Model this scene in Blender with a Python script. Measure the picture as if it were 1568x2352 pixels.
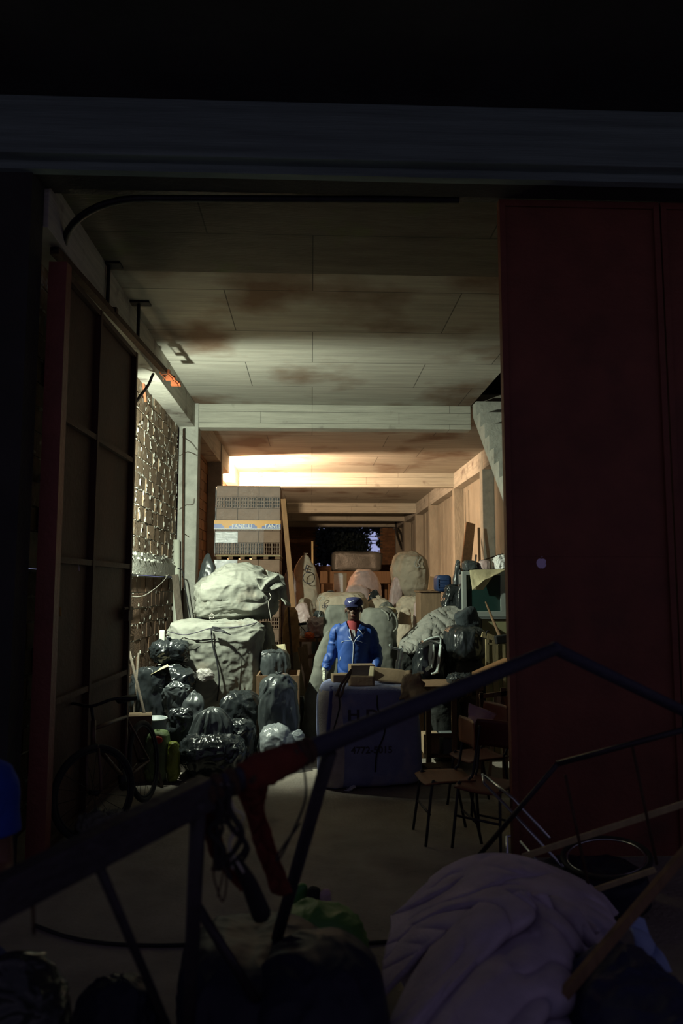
import bpy, bmesh, math, random
from mathutils import Vector, Matrix, Euler, noise
from math import sin, cos, pi, radians, sqrt

for _o in list(bpy.data.objects):
    bpy.data.objects.remove(_o)
SC = bpy.context.scene
COL = SC.collection

# ------------------------------------------------------------------ camera
FPX = 1700.0
PITCH = math.atan(169 / FPX)
YAW = math.atan(69 / FPX * cos(PITCH))
CAMH = 1.88
cam_data = bpy.data.cameras.new('camera')
cam = bpy.data.objects.new('camera', cam_data)
COL.objects.link(cam)
cam_data.sensor_fit = 'HORIZONTAL'
cam_data.sensor_width = 36
cam_data.lens = 36 * FPX / 1568
cam_data.clip_start = 0.05
cam_data.clip_end = 300
cam.location = (0, 0, CAMH)
cam.rotation_euler = (pi / 2 + PITCH, 0, -YAW)
cam_data.dof.use_dof = True
cam_data.dof.focus_distance = 9.0
cam_data.dof.aperture_fstop = 2.6
SC.camera = cam

# ------------------------------------------------------------------ exposure and colour management
SC.view_settings.view_transform = 'Standard'
SC.view_settings.look = 'None'
SC.view_settings.exposure = 0.0
SC.view_settings.gamma = 1
SC.view_settings.use_curve_mapping = False

# ------------------------------------------------------------------ world: dusk, a last glow behind the back window
W = bpy.data.worlds.new('dusk'); SC.world = W
W.use_nodes = True
nt = W.node_tree; N = nt.nodes; N.clear()
tc = N.new('ShaderNodeTexCoord'); sp = N.new('ShaderNodeSeparateXYZ')
nt.links.new(tc.outputs['Generated'], sp.inputs[0])
ry = N.new('ShaderNodeValToRGB')            # glow in the direction of the sunset (+Y)
ry.color_ramp.elements[0].position = .86; ry.color_ramp.elements[0].color = (0, 0, 0, 1)
ry.color_ramp.elements[1].position = .99; ry.color_ramp.elements[1].color = (1, 1, 1, 1)
nt.links.new(sp.outputs['Y'], ry.inputs[0])
rz = N.new('ShaderNodeValToRGB')            # the rest of the sky: weak, fading to night overhead
rz.color_ramp.elements[0].position = 0.0; rz.color_ramp.elements[0].color = (.085, .074, .108, 1)
rz.color_ramp.elements[1].position = .6; rz.color_ramp.elements[1].color = (.038, .034, .058, 1)
nt.links.new(sp.outputs['Z'], rz.inputs[0])
mx = N.new('ShaderNodeMix'); mx.data_type = 'RGBA'
nt.links.new(ry.outputs['Color'], mx.inputs['Factor'])
nt.links.new(rz.outputs['Color'], mx.inputs['A'])
mx.inputs['B'].default_value = (.33, .36, .62, 1)
bg = N.new('ShaderNodeBackground'); out = N.new('ShaderNodeOutputWorld')
nt.links.new(mx.outputs['Result'], bg.inputs[0]); nt.links.new(bg.outputs[0], out.inputs[0])
bg.inputs[1].default_value = 1.0

# ------------------------------------------------------------------ the two lamps of the hall
LAMP1 = Vector((-1.94, 7.78, 3.12))        # cool work lamp on the left wall, just past the open gate
LAMP2 = Vector((-1.62, 17.0, 3.95))         # warm lamp deeper in the hall
P1, P2 = 690.0, 2500.0
C1, C2 = (.90, 1.0, .80), (1.0, .67, .41)
def spot(name, loc, aim, power, col, size, blend, rad):
    l = bpy.data.lights.new(name, 'SPOT'); l.energy = power; l.color = col
    l.spot_size = radians(size); l.spot_blend = blend; l.shadow_soft_size = rad
    o = bpy.data.objects.new(name, l); COL.objects.link(o); o.location = loc
    o.rotation_euler = Vector(aim).to_track_quat('-Z', 'Y').to_euler()
    return o
spot('work_lamp_light', LAMP1 + Vector((.02, .07, 0)), (.24, 1, -.42), P1, C1, 163, .38, .045)
spot('bulb_light', LAMP2 + Vector((0, .02, -.02)), (.32, .95, .06), P2, C2, 174, .3, .04)

# ------------------------------------------------------------------ pixel ray -> point helpers (real distances)
_R = Euler((pi / 2 + PITCH, 0, -YAW)).to_matrix()
def ray(px, py):
    return _R @ Vector(((px - 784) / FPX, -(py - 1176) / FPX, -1))
def C(px, py, Y):
    d = ray(px, py)
    return Vector((0, 0, CAMH)) + d * (Y / d.y)
def CX(px, py, X):
    d = ray(px, py)
    return Vector((0, 0, CAMH)) + d * (X / d.x)
def FL(px, py, Z=0.0):
    d = ray(px, py)
    return Vector((0, 0, CAMH)) + d * ((Z - CAMH) / d.z)

# ------------------------------------------------------------------ materials
MATS = {}
def M(key, col=(.5, .5, .5), rough=.8, metal=0, var=0, vscale=3, col2=None, bump=0, bscale=30, stretch=(1, 1, 1),
      spec=.5, alpha=1, trans=0, island=0, seams=None, crease=0, bdist=.02, dirt=None, emit=None, sheen=0, ior=1.45):
    if key in MATS: return MATS[key]
    m = bpy.data.materials.new(key); MATS[key] = m; m.use_nodes = True
    t = m.node_tree; n = t.nodes; b = n['Principled BSDF']; L = t.links.new
    b.inputs['Roughness'].default_value = rough; b.inputs['Metallic'].default_value = metal
    b.inputs['Specular IOR Level'].default_value = spec; b.inputs['Alpha'].default_value = alpha
    b.inputs['Transmission Weight'].default_value = trans; b.inputs['IOR'].default_value = ior
    b.inputs['Base Color'].default_value = (*col, 1)
    co = n.new('ShaderNodeTexCoord'); mp = n.new('ShaderNodeMapping'); mp.inputs['Scale'].default_value = stretch
    L(co.outputs['Object'], mp.inputs[0])
    cur = None
    if var or col2:
        nz = n.new('ShaderNodeTexNoise'); nz.inputs['Scale'].default_value = vscale; nz.inputs['Detail'].default_value = 7
        nz.inputs['Roughness'].default_value = .62
        L(mp.outputs[0], nz.inputs[0])
        rp = n.new('ShaderNodeValToRGB'); rp.color_ramp.elements[0].position = .33; rp.color_ramp.elements[1].position = .67
        c2 = col2 if col2 else tuple(c * (1 - var) for c in col)
        rp.color_ramp.elements[0].color = (*c2, 1); rp.color_ramp.elements[1].color = (*col, 1)
        L(nz.outputs[0], rp.inputs[0]); cur = rp.outputs[0]
    def mixc(fac, c, mode='MIX', swap=False):
        nonlocal cur
        q = n.new('ShaderNodeMix'); q.data_type = 'RGBA'; q.blend_type = mode
        if hasattr(fac, 'node'): L(fac, q.inputs['Factor'])
        else: q.inputs['Factor'].default_value = fac
        if cur: L(cur, q.inputs['A'])
        else: q.inputs['A'].default_value = (*col, 1)
        if hasattr(c, 'node'): L(c, q.inputs['B'])
        else: q.inputs['B'].default_value = (*c, 1)
        cur = q.outputs['Result']
    if island:
        g = n.new('ShaderNodeNewGeometry'); r2 = n.new('ShaderNodeValToRGB')
        r2.color_ramp.elements[0].color = (1 - island,) * 3 + (1,); r2.color_ramp.elements[1].color = (1, 1, 1, 1)
        L(g.outputs['Random Per Island'], r2.inputs[0]); mixc(1.0, r2.outputs[0], 'MULTIPLY')
    if dirt:                                   # (colour, scale, threshold)
        nd = n.new('ShaderNodeTexNoise'); nd.inputs['Scale'].default_value = dirt[1]; nd.inputs['Detail'].default_value = 9
        L(co.outputs['Object'], nd.inputs[0])
        rd = n.new('ShaderNodeValToRGB'); rd.color_ramp.elements[0].position = dirt[2]; rd.color_ramp.elements[1].position = dirt[2] + .14
        L(nd.outputs[0], rd.inputs[0]); mixc(rd.outputs[0], dirt[0])
    BD = bdist
    if seams:                                  # (width, height, mortar, swap axes)
        br = n.new('ShaderNodeTexBrick'); br.inputs['Scale'].default_value = 1
        br.inputs['Brick Width'].default_value = seams[0]; br.inputs['Row Height'].default_value = seams[1]
        br.inputs['Mortar Size'].default_value = seams[2]; br.inputs['Mortar Smooth'].default_value = .3
        br.offset = .37; br.offset_frequency = 2
        br.inputs['Color1'].default_value = (1, 1, 1, 1); br.inputs['Color2'].default_value = (seams[4],) * 3 + (1,)
        br.inputs['Mortar'].default_value = (.25, .25, .25, 1)
        if seams[3] == 'xy': L(co.outputs['Object'], br.inputs[0])
        else:
            s2 = n.new('ShaderNodeSeparateXYZ'); c3 = n.new('ShaderNodeCombineXYZ'); L(co.outputs['Object'], s2.inputs[0])
            L(s2.outputs['XYZ'.index(seams[3][0].upper())], c3.inputs[0]); L(s2.outputs['XYZ'.index(seams[3][1].upper())], c3.inputs[1])
            L(c3.outputs[0], br.inputs[0])
        mixc(1.0, br.outputs['Color'], 'MULTIPLY')
    if cur: L(cur, b.inputs['Base Color'])
    if bump or crease:
        bn = n.new('ShaderNodeTexNoise'); bn.inputs['Scale'].default_value = bscale; bn.inputs['Detail'].default_value = 6 if bdist < .03 else 1.5
        L(mp.outputs[0], bn.inputs[0]); h = bn.outputs[0]
        if crease:
            vo = n.new('ShaderNodeTexNoise'); vo.noise_type = 'RIDGED_MULTIFRACTAL' if hasattr(vo, 'noise_type') else vo.noise_type
            vo.inputs['Scale'].default_value = crease; vo.inputs['Detail'].default_value = 3 if bdist < .03 else 1
            vo.inputs['Distortion'].default_value = .8
            L(mp.outputs[0], vo.inputs[0])
            ad = n.new('ShaderNodeMath'); ad.operation = 'MULTIPLY_ADD'
            L(vo.outputs[0], ad.inputs[0]); ad.inputs[1].default_value = .8; L(h, ad.inputs[2]); h = ad.outputs[0]
        bp = n.new('ShaderNodeBump'); bp.inputs['Strength'].default_value = max(bump, .25); bp.inputs['Distance'].default_value = bdist
        L(h, bp.inputs['Height']); L(bp.outputs[0], b.inputs['Normal'])
    if emit:
        b.inputs['Emission Color'].default_value = (*emit[0], 1); b.inputs['Emission Strength'].default_value = emit[1]
    return m

M('ceiling', (.41, .39, .335), .85, var=.28, vscale=.9, stretch=(1.2, 14, 1), bump=.35, bscale=9, seams=(2.44, 1.22, .007, 'xy', .86),
  dirt=((.16, .10, .065), .62, .52))
M('ceiling_stained_shade', (.14, .125, .10), .85, var=.4, vscale=1.3, stretch=(1.2, 6, 1), bump=.35, bscale=9, seams=(2.44, 1.22, .007, 'xy', .86),
  dirt=((.10, .13, .05), 1.6, .58))  # darker boards and green stains, with entrance shade put into the base colour
M('concrete', (.46, .46, .41), .9, var=.3, vscale=5, bump=.5, bscale=22, dirt=((.2, .18, .15), 3.3, .6))
M('concrete_beam', (.49, .48, .41), .9, var=.25, vscale=2.5, stretch=(.6, .6, 9), bump=.4, bscale=14, seams=(2.3, .19, .004, 'xz', .9), dirt=((.2, .18, .15), 3.3, .64))
M('concrete_side_beam', (.5, .48, .42), .9, var=.3, vscale=2.5, stretch=(.6, .6, 9), bump=.5, bscale=18, dirt=((.17, .14, .12), 3, .58))
M('plaster', (.32, .295, .24), .95, var=.25, vscale=2.2, stretch=(1.6, 1.6, .7), bump=.7, bscale=9, dirt=((.30, .23, .16), 2.2, .66))
M('floor', (.33, .29, .24), .92, var=.35, vscale=2.2, bump=.5, bscale=35, dirt=((.13, .10, .085), 1.1, .56))
M('block', (.31, .215, .14), .85, var=.4, vscale=6, island=.45, bump=.5, bscale=40, dirt=((.50, .49, .44), 7, .60))
M('ribbed_block', (.17, .10, .06), .88, var=.4, vscale=6, island=.35, bump=.5, bscale=40)
M('mortar', (.50, .49, .43), .95, var=.3, vscale=12, bump=.6, bscale=60)
M('mortar_dark', (.09, .075, .06), .95, var=.3, vscale=12, bump=.6, bscale=60)
M('small_brick', (.27, .135, .065), .9, var=.4, vscale=3, island=.35, bump=.5, bscale=30)
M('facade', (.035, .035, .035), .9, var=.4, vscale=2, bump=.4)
M('facade_beam', (.20, .27, .26), .9, var=.4, vscale=2, stretch=(.3, 1, 8), bump=.4, bscale=12)
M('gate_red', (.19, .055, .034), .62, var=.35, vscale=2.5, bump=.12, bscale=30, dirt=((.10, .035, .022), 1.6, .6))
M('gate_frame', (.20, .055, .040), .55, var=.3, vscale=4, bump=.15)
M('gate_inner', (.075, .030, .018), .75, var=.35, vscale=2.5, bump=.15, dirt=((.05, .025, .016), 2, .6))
M('rust', (.10, .055, .035), .8, metal=.3, var=.5, vscale=20, bump=.4, bscale=60)
M('dark_steel', (.035, .035, .04), .5, metal=.6, var=.4, vscale=8, bump=.2)
M('orange_primer', (.42, .11, .04), .6, var=.3, vscale=15)
M('black', (.01, .01, .011), .6)

# ------------------------------------------------------------------ mesh helpers
def setp(o, **k):
    for a, v in k.items():
        if v is not None: o[a] = v
def link(name, me, mat=None, parent=None, smooth=False, **props):
    """link a mesh given in world coordinates (or in its parent's when the parent is given)"""
    if mat is not None:
        me.materials.clear(); me.materials.append(MATS[mat] if isinstance(mat, str) else mat)
    if smooth:
        for p in me.polygons: p.use_smooth = True
    o = bpy.data.objects.new(name, me); COL.objects.link(o)
    if parent is not None:
        o.parent = parent
    elif props.pop('center', True):
        vs = [v.co for v in me.vertices]
        if vs:
            c = Vector(((min(v.x for v in vs) + max(v.x for v in vs)) / 2, (min(v.y for v in vs) + max(v.y for v in vs)) / 2, min(v.z for v in vs)))
            me.transform(Matrix.Translation(-c)); o.location = c
    props.pop('center', None)
    setp(o, **props)
    return o
def empty(name, loc, label, cat, group=None, rz=0):
    o = bpy.data.objects.new(name, None); COL.objects.link(o); o.empty_display_size = .1
    o.location = loc; o.rotation_euler = (0, 0, rz)
    setp(o, label=label, category=cat, group=group)
    return o
def wmesh(bm, name='m', parent=None):
    """bmesh -> mesh; geometry is in world coordinates, moved into the parent's frame"""
    me = bpy.data.meshes.new(name); bm.to_mesh(me); bm.free()
    return local(me, parent)
def local(me, parent):
    if parent is not None:
        me.transform(xf(parent).inverted())
    return me
def xf(o):
    m = o.matrix_basis.copy()
    while o.parent is not None:
        o = o.parent; m = o.matrix_basis @ m
    return m
def add_box(bm, c, s, rot=None, bevel=0):
    r = bmesh.ops.create_cube(bm, size=1)
    vs = r['verts']
    mt = Matrix.Translation(Vector(c)) @ (rot.to_matrix().to_4x4() if rot is not None else Matrix.Identity(4)) @ Matrix.Diagonal((*s, 1))
    bmesh.ops.transform(bm, matrix=mt, verts=vs)
    if bevel:
        es = list({e for v in vs for e in v.link_edges})
        bmesh.ops.bevel(bm, geom=es, offset=bevel, segments=2, affect='EDGES', profile=.5)
def box2(bm, a, b, bevel=0):
    a = Vector(a); b = Vector(b)
    add_box(bm, (a + b) / 2, [abs(x) for x in (b - a)], None, bevel)
def beam(bm, a, b, w, h, up=(0, 0, 1), bevel=0):
    """rectangular bar from a to b"""
    a = Vector(a); b = Vector(b); d = (b - a); L = d.length; z = d.normalized()
    u = Vector(up)
    if abs(z.dot(u)) > .98: u = Vector((0, 1, 0))
    x = u.cross(z).normalized(); y = z.cross(x)
    r = Matrix((x, y, z)).transposed()
    vs = bmesh.ops.create_cube(bm, size=1)['verts']
    bmesh.ops.transform(bm, matrix=Matrix.Translation((a + b) / 2) @ r.to_4x4() @ Matrix.Diagonal((w, h, L, 1)), verts=vs)
    if bevel:
        es = list({e for v in vs for e in v.link_edges})
        bmesh.ops.bevel(bm, geom=es, offset=bevel, segments=2, affect='EDGES', profile=.5)
def catmull(pts, k=6):
    pts = [Vector(p) for p in pts]
    if len(pts) < 3: return pts
    out = []
    q = [pts[0] * 2 - pts[1]] + pts + [pts[-1] * 2 - pts[-2]]
    for i in range(1, len(q) - 2):
        for j in range(k):
            t = j / k
            a, b, c, d = q[i - 1], q[i], q[i + 1], q[i + 2]
            out.append(.5 * ((2 * b) + (c - a) * t + (2 * a - 5 * b + 4 * c - d) * t * t + (3 * b - a - 3 * c + d) * t ** 3))
    out.append(pts[-1])
    return out
def add_tube(bm, pts, r, n=10, flat=1.0, smooth=0, closed=False):
    if smooth:
        if isinstance(r, (list, tuple)):
            rr = catmull([Vector((x, 0, 0)) for x in r], smooth); r = [v.x for v in rr]
        pts = catmull(pts, smooth)
    pts = [Vector(p) for p in pts]
    R = r if isinstance(r, (list, tuple)) else [r] * len(pts)
    rings = []; x = None
    m = len(pts)
    for i, p in enumerate(pts):
        if closed: d = (pts[(i + 1) % m] - pts[i - 1])
        else: d = (pts[min(i + 1, m - 1)] - pts[max(i - 1, 0)])
        d = d.normalized() if d.length > 1e-9 else Vector((0, 0, 1))
        if x is None:
            u = Vector((0, 0, 1)) if abs(d.z) < .9 else Vector((0, 1, 0))
            x = u.cross(d).normalized()
        else:
            x = (x - d * x.dot(d)).normalized()
        y = d.cross(x)
        rings.append([bm.verts.new(p + x * cos(2 * pi * k / n) * R[i] + y * sin(2 * pi * k / n) * R[i] * flat) for k in range(n)])
    for i in range(m if closed else m - 1):
        a = rings[i]; b = rings[(i + 1) % m]
        for k in range(n):
            try: bm.faces.new((a[k], a[(k + 1) % n], b[(k + 1) % n], b[k]))
            except ValueError: pass
    if not closed:
        bm.faces.new(list(reversed(rings[0]))); bm.faces.new(rings[-1])
def add_sphere(bm, c, r, u=20, v=12, rot=None):
    vs = bmesh.ops.create_uvsphere(bm, u_segments=u, v_segments=v, radius=1)['verts']
    s = r if isinstance(r, (list, tuple)) else (r, r, r)
    bmesh.ops.transform(bm, matrix=Matrix.Translation(Vector(c)) @ (rot.to_matrix().to_4x4() if rot is not None else Matrix.Identity(4)) @ Matrix.Diagonal((*s, 1)), verts=vs)
def add_cyl(bm, a, b, r1, r2=None, n=20):
    add_tube(bm, [a, b], [r1, r1 if r2 is None else r2], n)
def add_loft(bm, rings, n=28, k=4, e=1.0):
    """rings of (x, y, z, rx, ry) stacked; closed body"""
    A = catmull([Vector(r[:3]) for r in rings], k); B = catmull([Vector((r[3], r[4], 0)) for r in rings], k)
    prev = None
    first = None
    for c, s in zip(A, B):
        ring = []
        for i in range(n):
            t = 2 * pi * i / n
            cx = math.copysign(abs(cos(t)) ** e, cos(t)); cy = math.copysign(abs(sin(t)) ** e, sin(t))
            ring.append(bm.verts.new((c.x + cx * max(s.x, .001), c.y + cy * max(s.y, .001), c.z)))
        if prev:
            for i in range(n): bm.faces.new((prev[i], prev[(i + 1) % n], ring[(i + 1) % n], ring[i]))
        else: first = ring
        prev = ring
    bm.faces.new(list(reversed(first))); bm.faces.new(prev)
def evaluated(me, mods):
    o = bpy.data.objects.new('tmp', me); COL.objects.link(o)
    for typ, kw in mods:
        m = o.modifiers.new('m', typ)
        for a, v in kw.items(): setattr(m, a, v)
    dg = bpy.context.evaluated_depsgraph_get(); dg.update()
    r = bpy.data.meshes.new_from_object(o.evaluated_get(dg))
    bpy.data.objects.remove(o)
    return r
def remeshed(bm, vox, smooth_it=4):
    me = bpy.data.meshes.new('r'); bmesh.ops.recalc_face_normals(bm, faces=bm.faces[:]); bm.to_mesh(me); bm.free()
    return evaluated(me, [('REMESH', dict(mode='VOXEL', voxel_size=vox)), ('SMOOTH', dict(factor=.6, iterations=smooth_it))])
def nz(p, s=1.0):
    return noise.noise(p * s)
def ridge(p):
    a = 1 - min(1, abs(noise.noise(p)) * 2.6)
    return a * a
def displace(me, fn):
    ns = [v.normal.copy() for v in me.vertices]
    for v, nn in zip(me.vertices, ns):
        v.co += nn * fn(v.co)
def text_mesh(s, size, extrude=.001, align='LEFT', bold=0.0):
    cu = bpy.data.curves.new('t', 'FONT'); cu.body = s; cu.size = size; cu.extrude = extrude; cu.align_x = align; cu.offset = bold
    o = bpy.data.objects.new('t', cu); COL.objects.link(o)
    dg = bpy.context.evaluated_depsgraph_get(); dg.update()
    me = bpy.data.meshes.new_from_object(o.evaluated_get(dg)); bpy.data.objects.remove(o)
    return me
def text_on(name, s, size, origin, xdir, ydir, mat, parent, extrude=.001, bold=0.0, shear=0, **kw):
    me = text_mesh(s, size, extrude, 'LEFT', bold)
    x = Vector(xdir).normalized(); y = Vector(ydir).normalized(); z = x.cross(y)
    m = Matrix((x, y, z)).transposed().to_4x4(); m.translation = Vector(origin)
    me.transform(m)
    return link(name, local(me, parent), mat, parent, **kw)

# ================================================================== SETTING
XL, XR = -1.93, 3.80          # inner faces of columns and side beams
WL, WR = -2.20, 4.05          # wall faces
ZC = 4.88                     # ceiling
YF = 5.25                     # front of the hall
B1, B2, B3, B4, B5, YB = 12.1, 19.5, 26.8, 30.2, 33.2, 34.3
def struct(name, bm, mat, parent=None, **kw):
    return link(name, wmesh(bm, name, parent), mat, parent, kind=None if parent else 'structure', center=False, **kw)

bm = bmesh.new(); box2(bm, (-9, -3, -.2), (9, 60, 0)); struct('floor', bm, 'floor')

# ceiling with the stairwell opening on the right
SX = 2.66; SY0, SY1 = 9.75, 12.1
bm = bmesh.new()
YS = C(784, 612, 6.9).y; YS = FLC = 6.9
box2(bm, (-2.6, YS, ZC), (SX, YB, ZC + .2)); box2(bm, (SX, YS, ZC), (4.4, SY0, ZC + .2)); box2(bm, (SX, SY1, ZC), (4.4, YB, ZC + .2))
struct('ceiling', bm, 'ceiling')
bm = bmesh.new(); box2(bm, (-2.6, 5.0, ZC - .004), (4.4, YS - .012, ZC + .2)); struct('ceiling_front', bm, 'ceiling_stained_shade')

def block_wall(name, axis, face, a0, a1, z0, z1, bw, bh, mat, outward, joint=.014, blobs=0, seed=1, jit=.007, holes=()):
    """masonry wall; axis 'y': plane x=face running in y; axis 'x': plane y=face running in x"""
    rnd = random.Random(seed)
    bm = bmesh.new(); mo = bmesh.new()
    def P(a, z, d):       # d: distance out of the wall face
        return Vector((face + outward * d, a, z)) if axis == 'y' else Vector((a, face + outward * d, z))
    row = 0; z = z0
    while z < z1 - .02:
        zz = min(z + bh - joint, z1)
        a = a0 - (bw / 2 if row % 2 else 0) - rnd.random() * .03
        while a < a1:
            b0 = max(a, a0); b1 = min(a + bw - joint, a1)
            if b1 - b0 > .03 and not any(h[0] < (b0 + b1) / 2 < h[1] and h[2] < (z + zz) / 2 < h[3] for h in holes):
                d = rnd.uniform(-jit, jit) ; c = (P(b0, z, d) + P(b1, zz, d - .08)) / 2
                s = Vector((.08, b1 - b0, zz - z)) if axis == 'y' else Vector((b1 - b0, .08, zz - z))
                rot = Euler((rnd.uniform(-.012, .012), rnd.uniform(-.012, .012), rnd.uniform(-.03, .03)))
                add_box(bm, c, s, rot)
                for _ in range(int(blobs * 3)):
                    if rnd.random() < .8:
                        if rnd.random() < .45: q = P(b0 - joint / 2, rnd.uniform(z, zz), rnd.uniform(-.004, .02))
                        else: q = P(rnd.uniform(b0, b1), z - joint / 2 + rnd.uniform(-.012, .012), rnd.uniform(-.004, .02))
                        r = rnd.uniform(.004, .012)
                        hz_ = q.z < z + .02
                        vs = bmesh.ops.create_icosphere(mo, subdivisions=1, radius=r)['verts']
                        sc = Vector((rnd.uniform(.6, 1.1), rnd.uniform(1.5, 5) if hz_ else 1, 1 if hz_ else rnd.uniform(1, 5)))
                        for v in vs:
                            v.co = Vector((v.co.x * sc.x, v.co.y * sc.y, v.co.z * sc.z)) * (1 + .5 * noise.noise(v.co * 60 + q * 9)) + q
            a += bw
        z += bh; row += 1
    w = struct(name, bm, mat)
    # bedding behind the blocks
    if not holes:
        box2(mo, P(a0, z0, -.012), P(a1, z1, -.10))
    else:
        h = holes[0]
        box2(mo, P(a0, z0, -.012), P(h[0], z1, -.10)); box2(mo, P(h[1], z0, -.012), P(a1, z1, -.10))
        box2(mo, P(h[0], z0, -.012), P(h[1], h[2], -.10)); box2(mo, P(h[0], h[3], -.012), P(h[1], z1, -.10))
    o = struct('mortar', mo, 'mortar' if blobs else 'mortar_dark', w)
    return w

# left wall, first bay: big hollow blocks above a concrete band, ribbed blocks below
zb0, zb1 = 2.02, 2.30
block_wall('wall_left_upper', 'y', WL, YF, B1 - .05, zb1 + .01, ZC - .38, .385, .2, 'block', 1, blobs=2.6, seed=3, jit=.010)
block_wall('wall_left_lower', 'y', WL, YF, B1 - .05, 0, zb0 - .01, .27, .2, 'ribbed_block', 1, blobs=.7, seed=5)
bm = bmesh.new()
box2(bm, (WL - .12, YF, zb0), (WL + .045, B1 - .05, zb1 - .1)); box2(bm, (WL - .12, YF, zb1 - .1), (WL + .015, B1 - .05, zb1))
rnd = random.Random(8)
for i in range(90):
    y = rnd.uniform(7.2, 12); r = rnd.uniform(.008, .024)
    vs = bmesh.ops.create_icosphere(bm, subdivisions=1, radius=r)['verts']
    q = Vector((WL + .03 + rnd.uniform(-.01, .02), y, rnd.choice((zb0 + .01, zb1 - .09, zb1 - .02)) + rnd.gauss(0, .02)))
    for v in vs: v.co = v.co * (1 + .6 * noise.noise(v.co * 70 + q * 7)) + q
struct('trim_1', bm, 'concrete')
# ribs on the lower hollow blocks
bm = bmesh.new()
for k in range(3):
    z = 1.25 + k * .2
    for j in range(9):
        box2(bm, (WL, 7.5, z + .018 + j * .018), (WL + .012, 9.35 - k * .15, z + .026 + j * .018))
struct('trim_2', bm, 'ribbed_block')

# left wall deeper in the hall, right wall, back wall
block_wall('wall_left_rear', 'y', WL, B1 + .25, YB, 0, ZC - .38, .385, .2, 'small_brick', 1, seed=6)
bm = bmesh.new(); box2(bm, (WR, 5.0, 0), (WR + .2, YB, ZC)); struct('wall_right', bm, 'plaster')
wx0, wx1 = C(724, 1230, YB).x, C(873, 1230, YB).x
wz0 = C(800, 1300, YB).z
block_wall('wall_back', 'x', YB, WL, WR, 0, ZC, .24, .075, 'small_brick', -1, joint=.01, seed=9, jit=.004, holes=((wx0, wx1, wz0, ZC - .2),))

# side beams, cross beams, columns
bh = .40
for i, (y0, y1) in enumerate(((YF, B1), (B1 + .28, B2), (B2 + .28, B3), (B3 + .28, B4), (B4 + .28, YB))):
    bm = bmesh.new(); box2(bm, (WL - .1, y0, ZC - bh), (XL, y1, ZC), .006); struct('trim_%d' % (3 + i), bm, 'concrete_side_beam')
    if i:
        bm = bmesh.new(); box2(bm, (XR, y0, ZC - .42), (WR + .1, y1, ZC), .006); struct('trim_%d' % (8 + i), bm, 'concrete_side_beam')
for i, y in enumerate((B1, B2, B3, B4, B5)):
    bm = bmesh.new(); hh = (.40, .38, .36, .36, .36)[i]
    box2(bm, (WL, y, ZC - hh), (WR if i else SX, y + .28, ZC), .008)
    struct('trim_%d' % (13 + i), bm, 'concrete_beam')
def column(n, x0, x1, y, d=.28):
    bm = bmesh.new(); box2(bm, (x0, y, 0), (x1, y + d, ZC - .002), .008)
    # formwork edges left proud of the concrete
    box2(bm, (x0 + .012 if x0 < 0 else x1 - .05, y - .006, 0), ((x0 + .05) if x0 < 0 else x1 - .012, y, ZC - .45))
    struct('trim_%d' % n, bm, 'concrete' if y < 17 else 'plaster')
column(18, WL + .02, XL + .06, B1 - .03)
column(19, WL, XL + .02, 15.6); column(20, WL, XL + .02, B2); column(21, WL, XL + .008, 23.6); column(22, WL, XL + .008, B3)
for i, y in enumerate((16.2, B2, 23.6, B3, B4, B5)):
    column(23 + i, XR - .008, WR + .05, y, .26)
column(29, XR + .15, WR + .05, 13.6, .9)

# rough plaster ribs on the right wall panels
bm = bmesh.new(); rnd = random.Random(4)
for y0, y1 in ((16.5, 19.4), (19.9, 23.5), (24, 26.7), (27.2, 30.1)):
    for j in range(9):
        y = rnd.uniform(y0, y1); w = rnd.uniform(.03, .22)
        box2(bm, (WR - rnd.uniform(.01, .035), y, .2), (WR + .01, min(y + w, y1), ZC - .45 - rnd.choice((0, 0, .1, .5))))
struct('trim_30', bm, 'plaster')

# facade
xg = C(100, 700, YF).x; xd = C(1152, 700, YF).x
zl0 = C(784, 408, 5.0).z; zl1 = C(784, 366, 4.85).z; zl2 = C(784, 236, 4.85).z
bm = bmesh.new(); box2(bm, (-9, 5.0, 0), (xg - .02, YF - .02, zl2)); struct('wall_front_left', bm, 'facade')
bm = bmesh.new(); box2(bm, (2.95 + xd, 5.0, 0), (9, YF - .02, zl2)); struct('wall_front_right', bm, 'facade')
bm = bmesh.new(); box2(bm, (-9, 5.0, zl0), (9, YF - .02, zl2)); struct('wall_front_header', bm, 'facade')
bm = bmesh.new(); box2(bm, (-9, 4.85, zl1), (9, 5.05, zl2), .01); box2(bm, (-9, 4.95, zl1 - .06), (9, 5.02, zl1)); struct('trim_31', bm, 'facade_beam')
bm = bmesh.new(); box2(bm, (-9, 2.6, zl2), (9, 5.6, zl2 + .2)); struct('trim_32', bm, 'facade')     # canopy slab over the gate

# stairwell above the opening
bm = bmesh.new()
box2(bm, (SX - .15, SY0 - .3, ZC + .2), (SX, SY1 + 1.5, 7.5)); box2(bm, (4.2, SY0 - .3, ZC + .2), (4.4, SY1 + 1.5, 7.5))
box2(bm, (SX, SY0 - .5, ZC + .2), (4.2, SY0 - .3, 7.5)); box2(bm, (SX, SY1 + 1.5, ZC + .2), (4.2, SY1 + 1.6, 7.5)); box2(bm, (SX - .15, SY0 - .5, 7.4), (4.4, SY1 + 1.6, 7.6))
struct('wall_stairwell', bm, 'facade')
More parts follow.
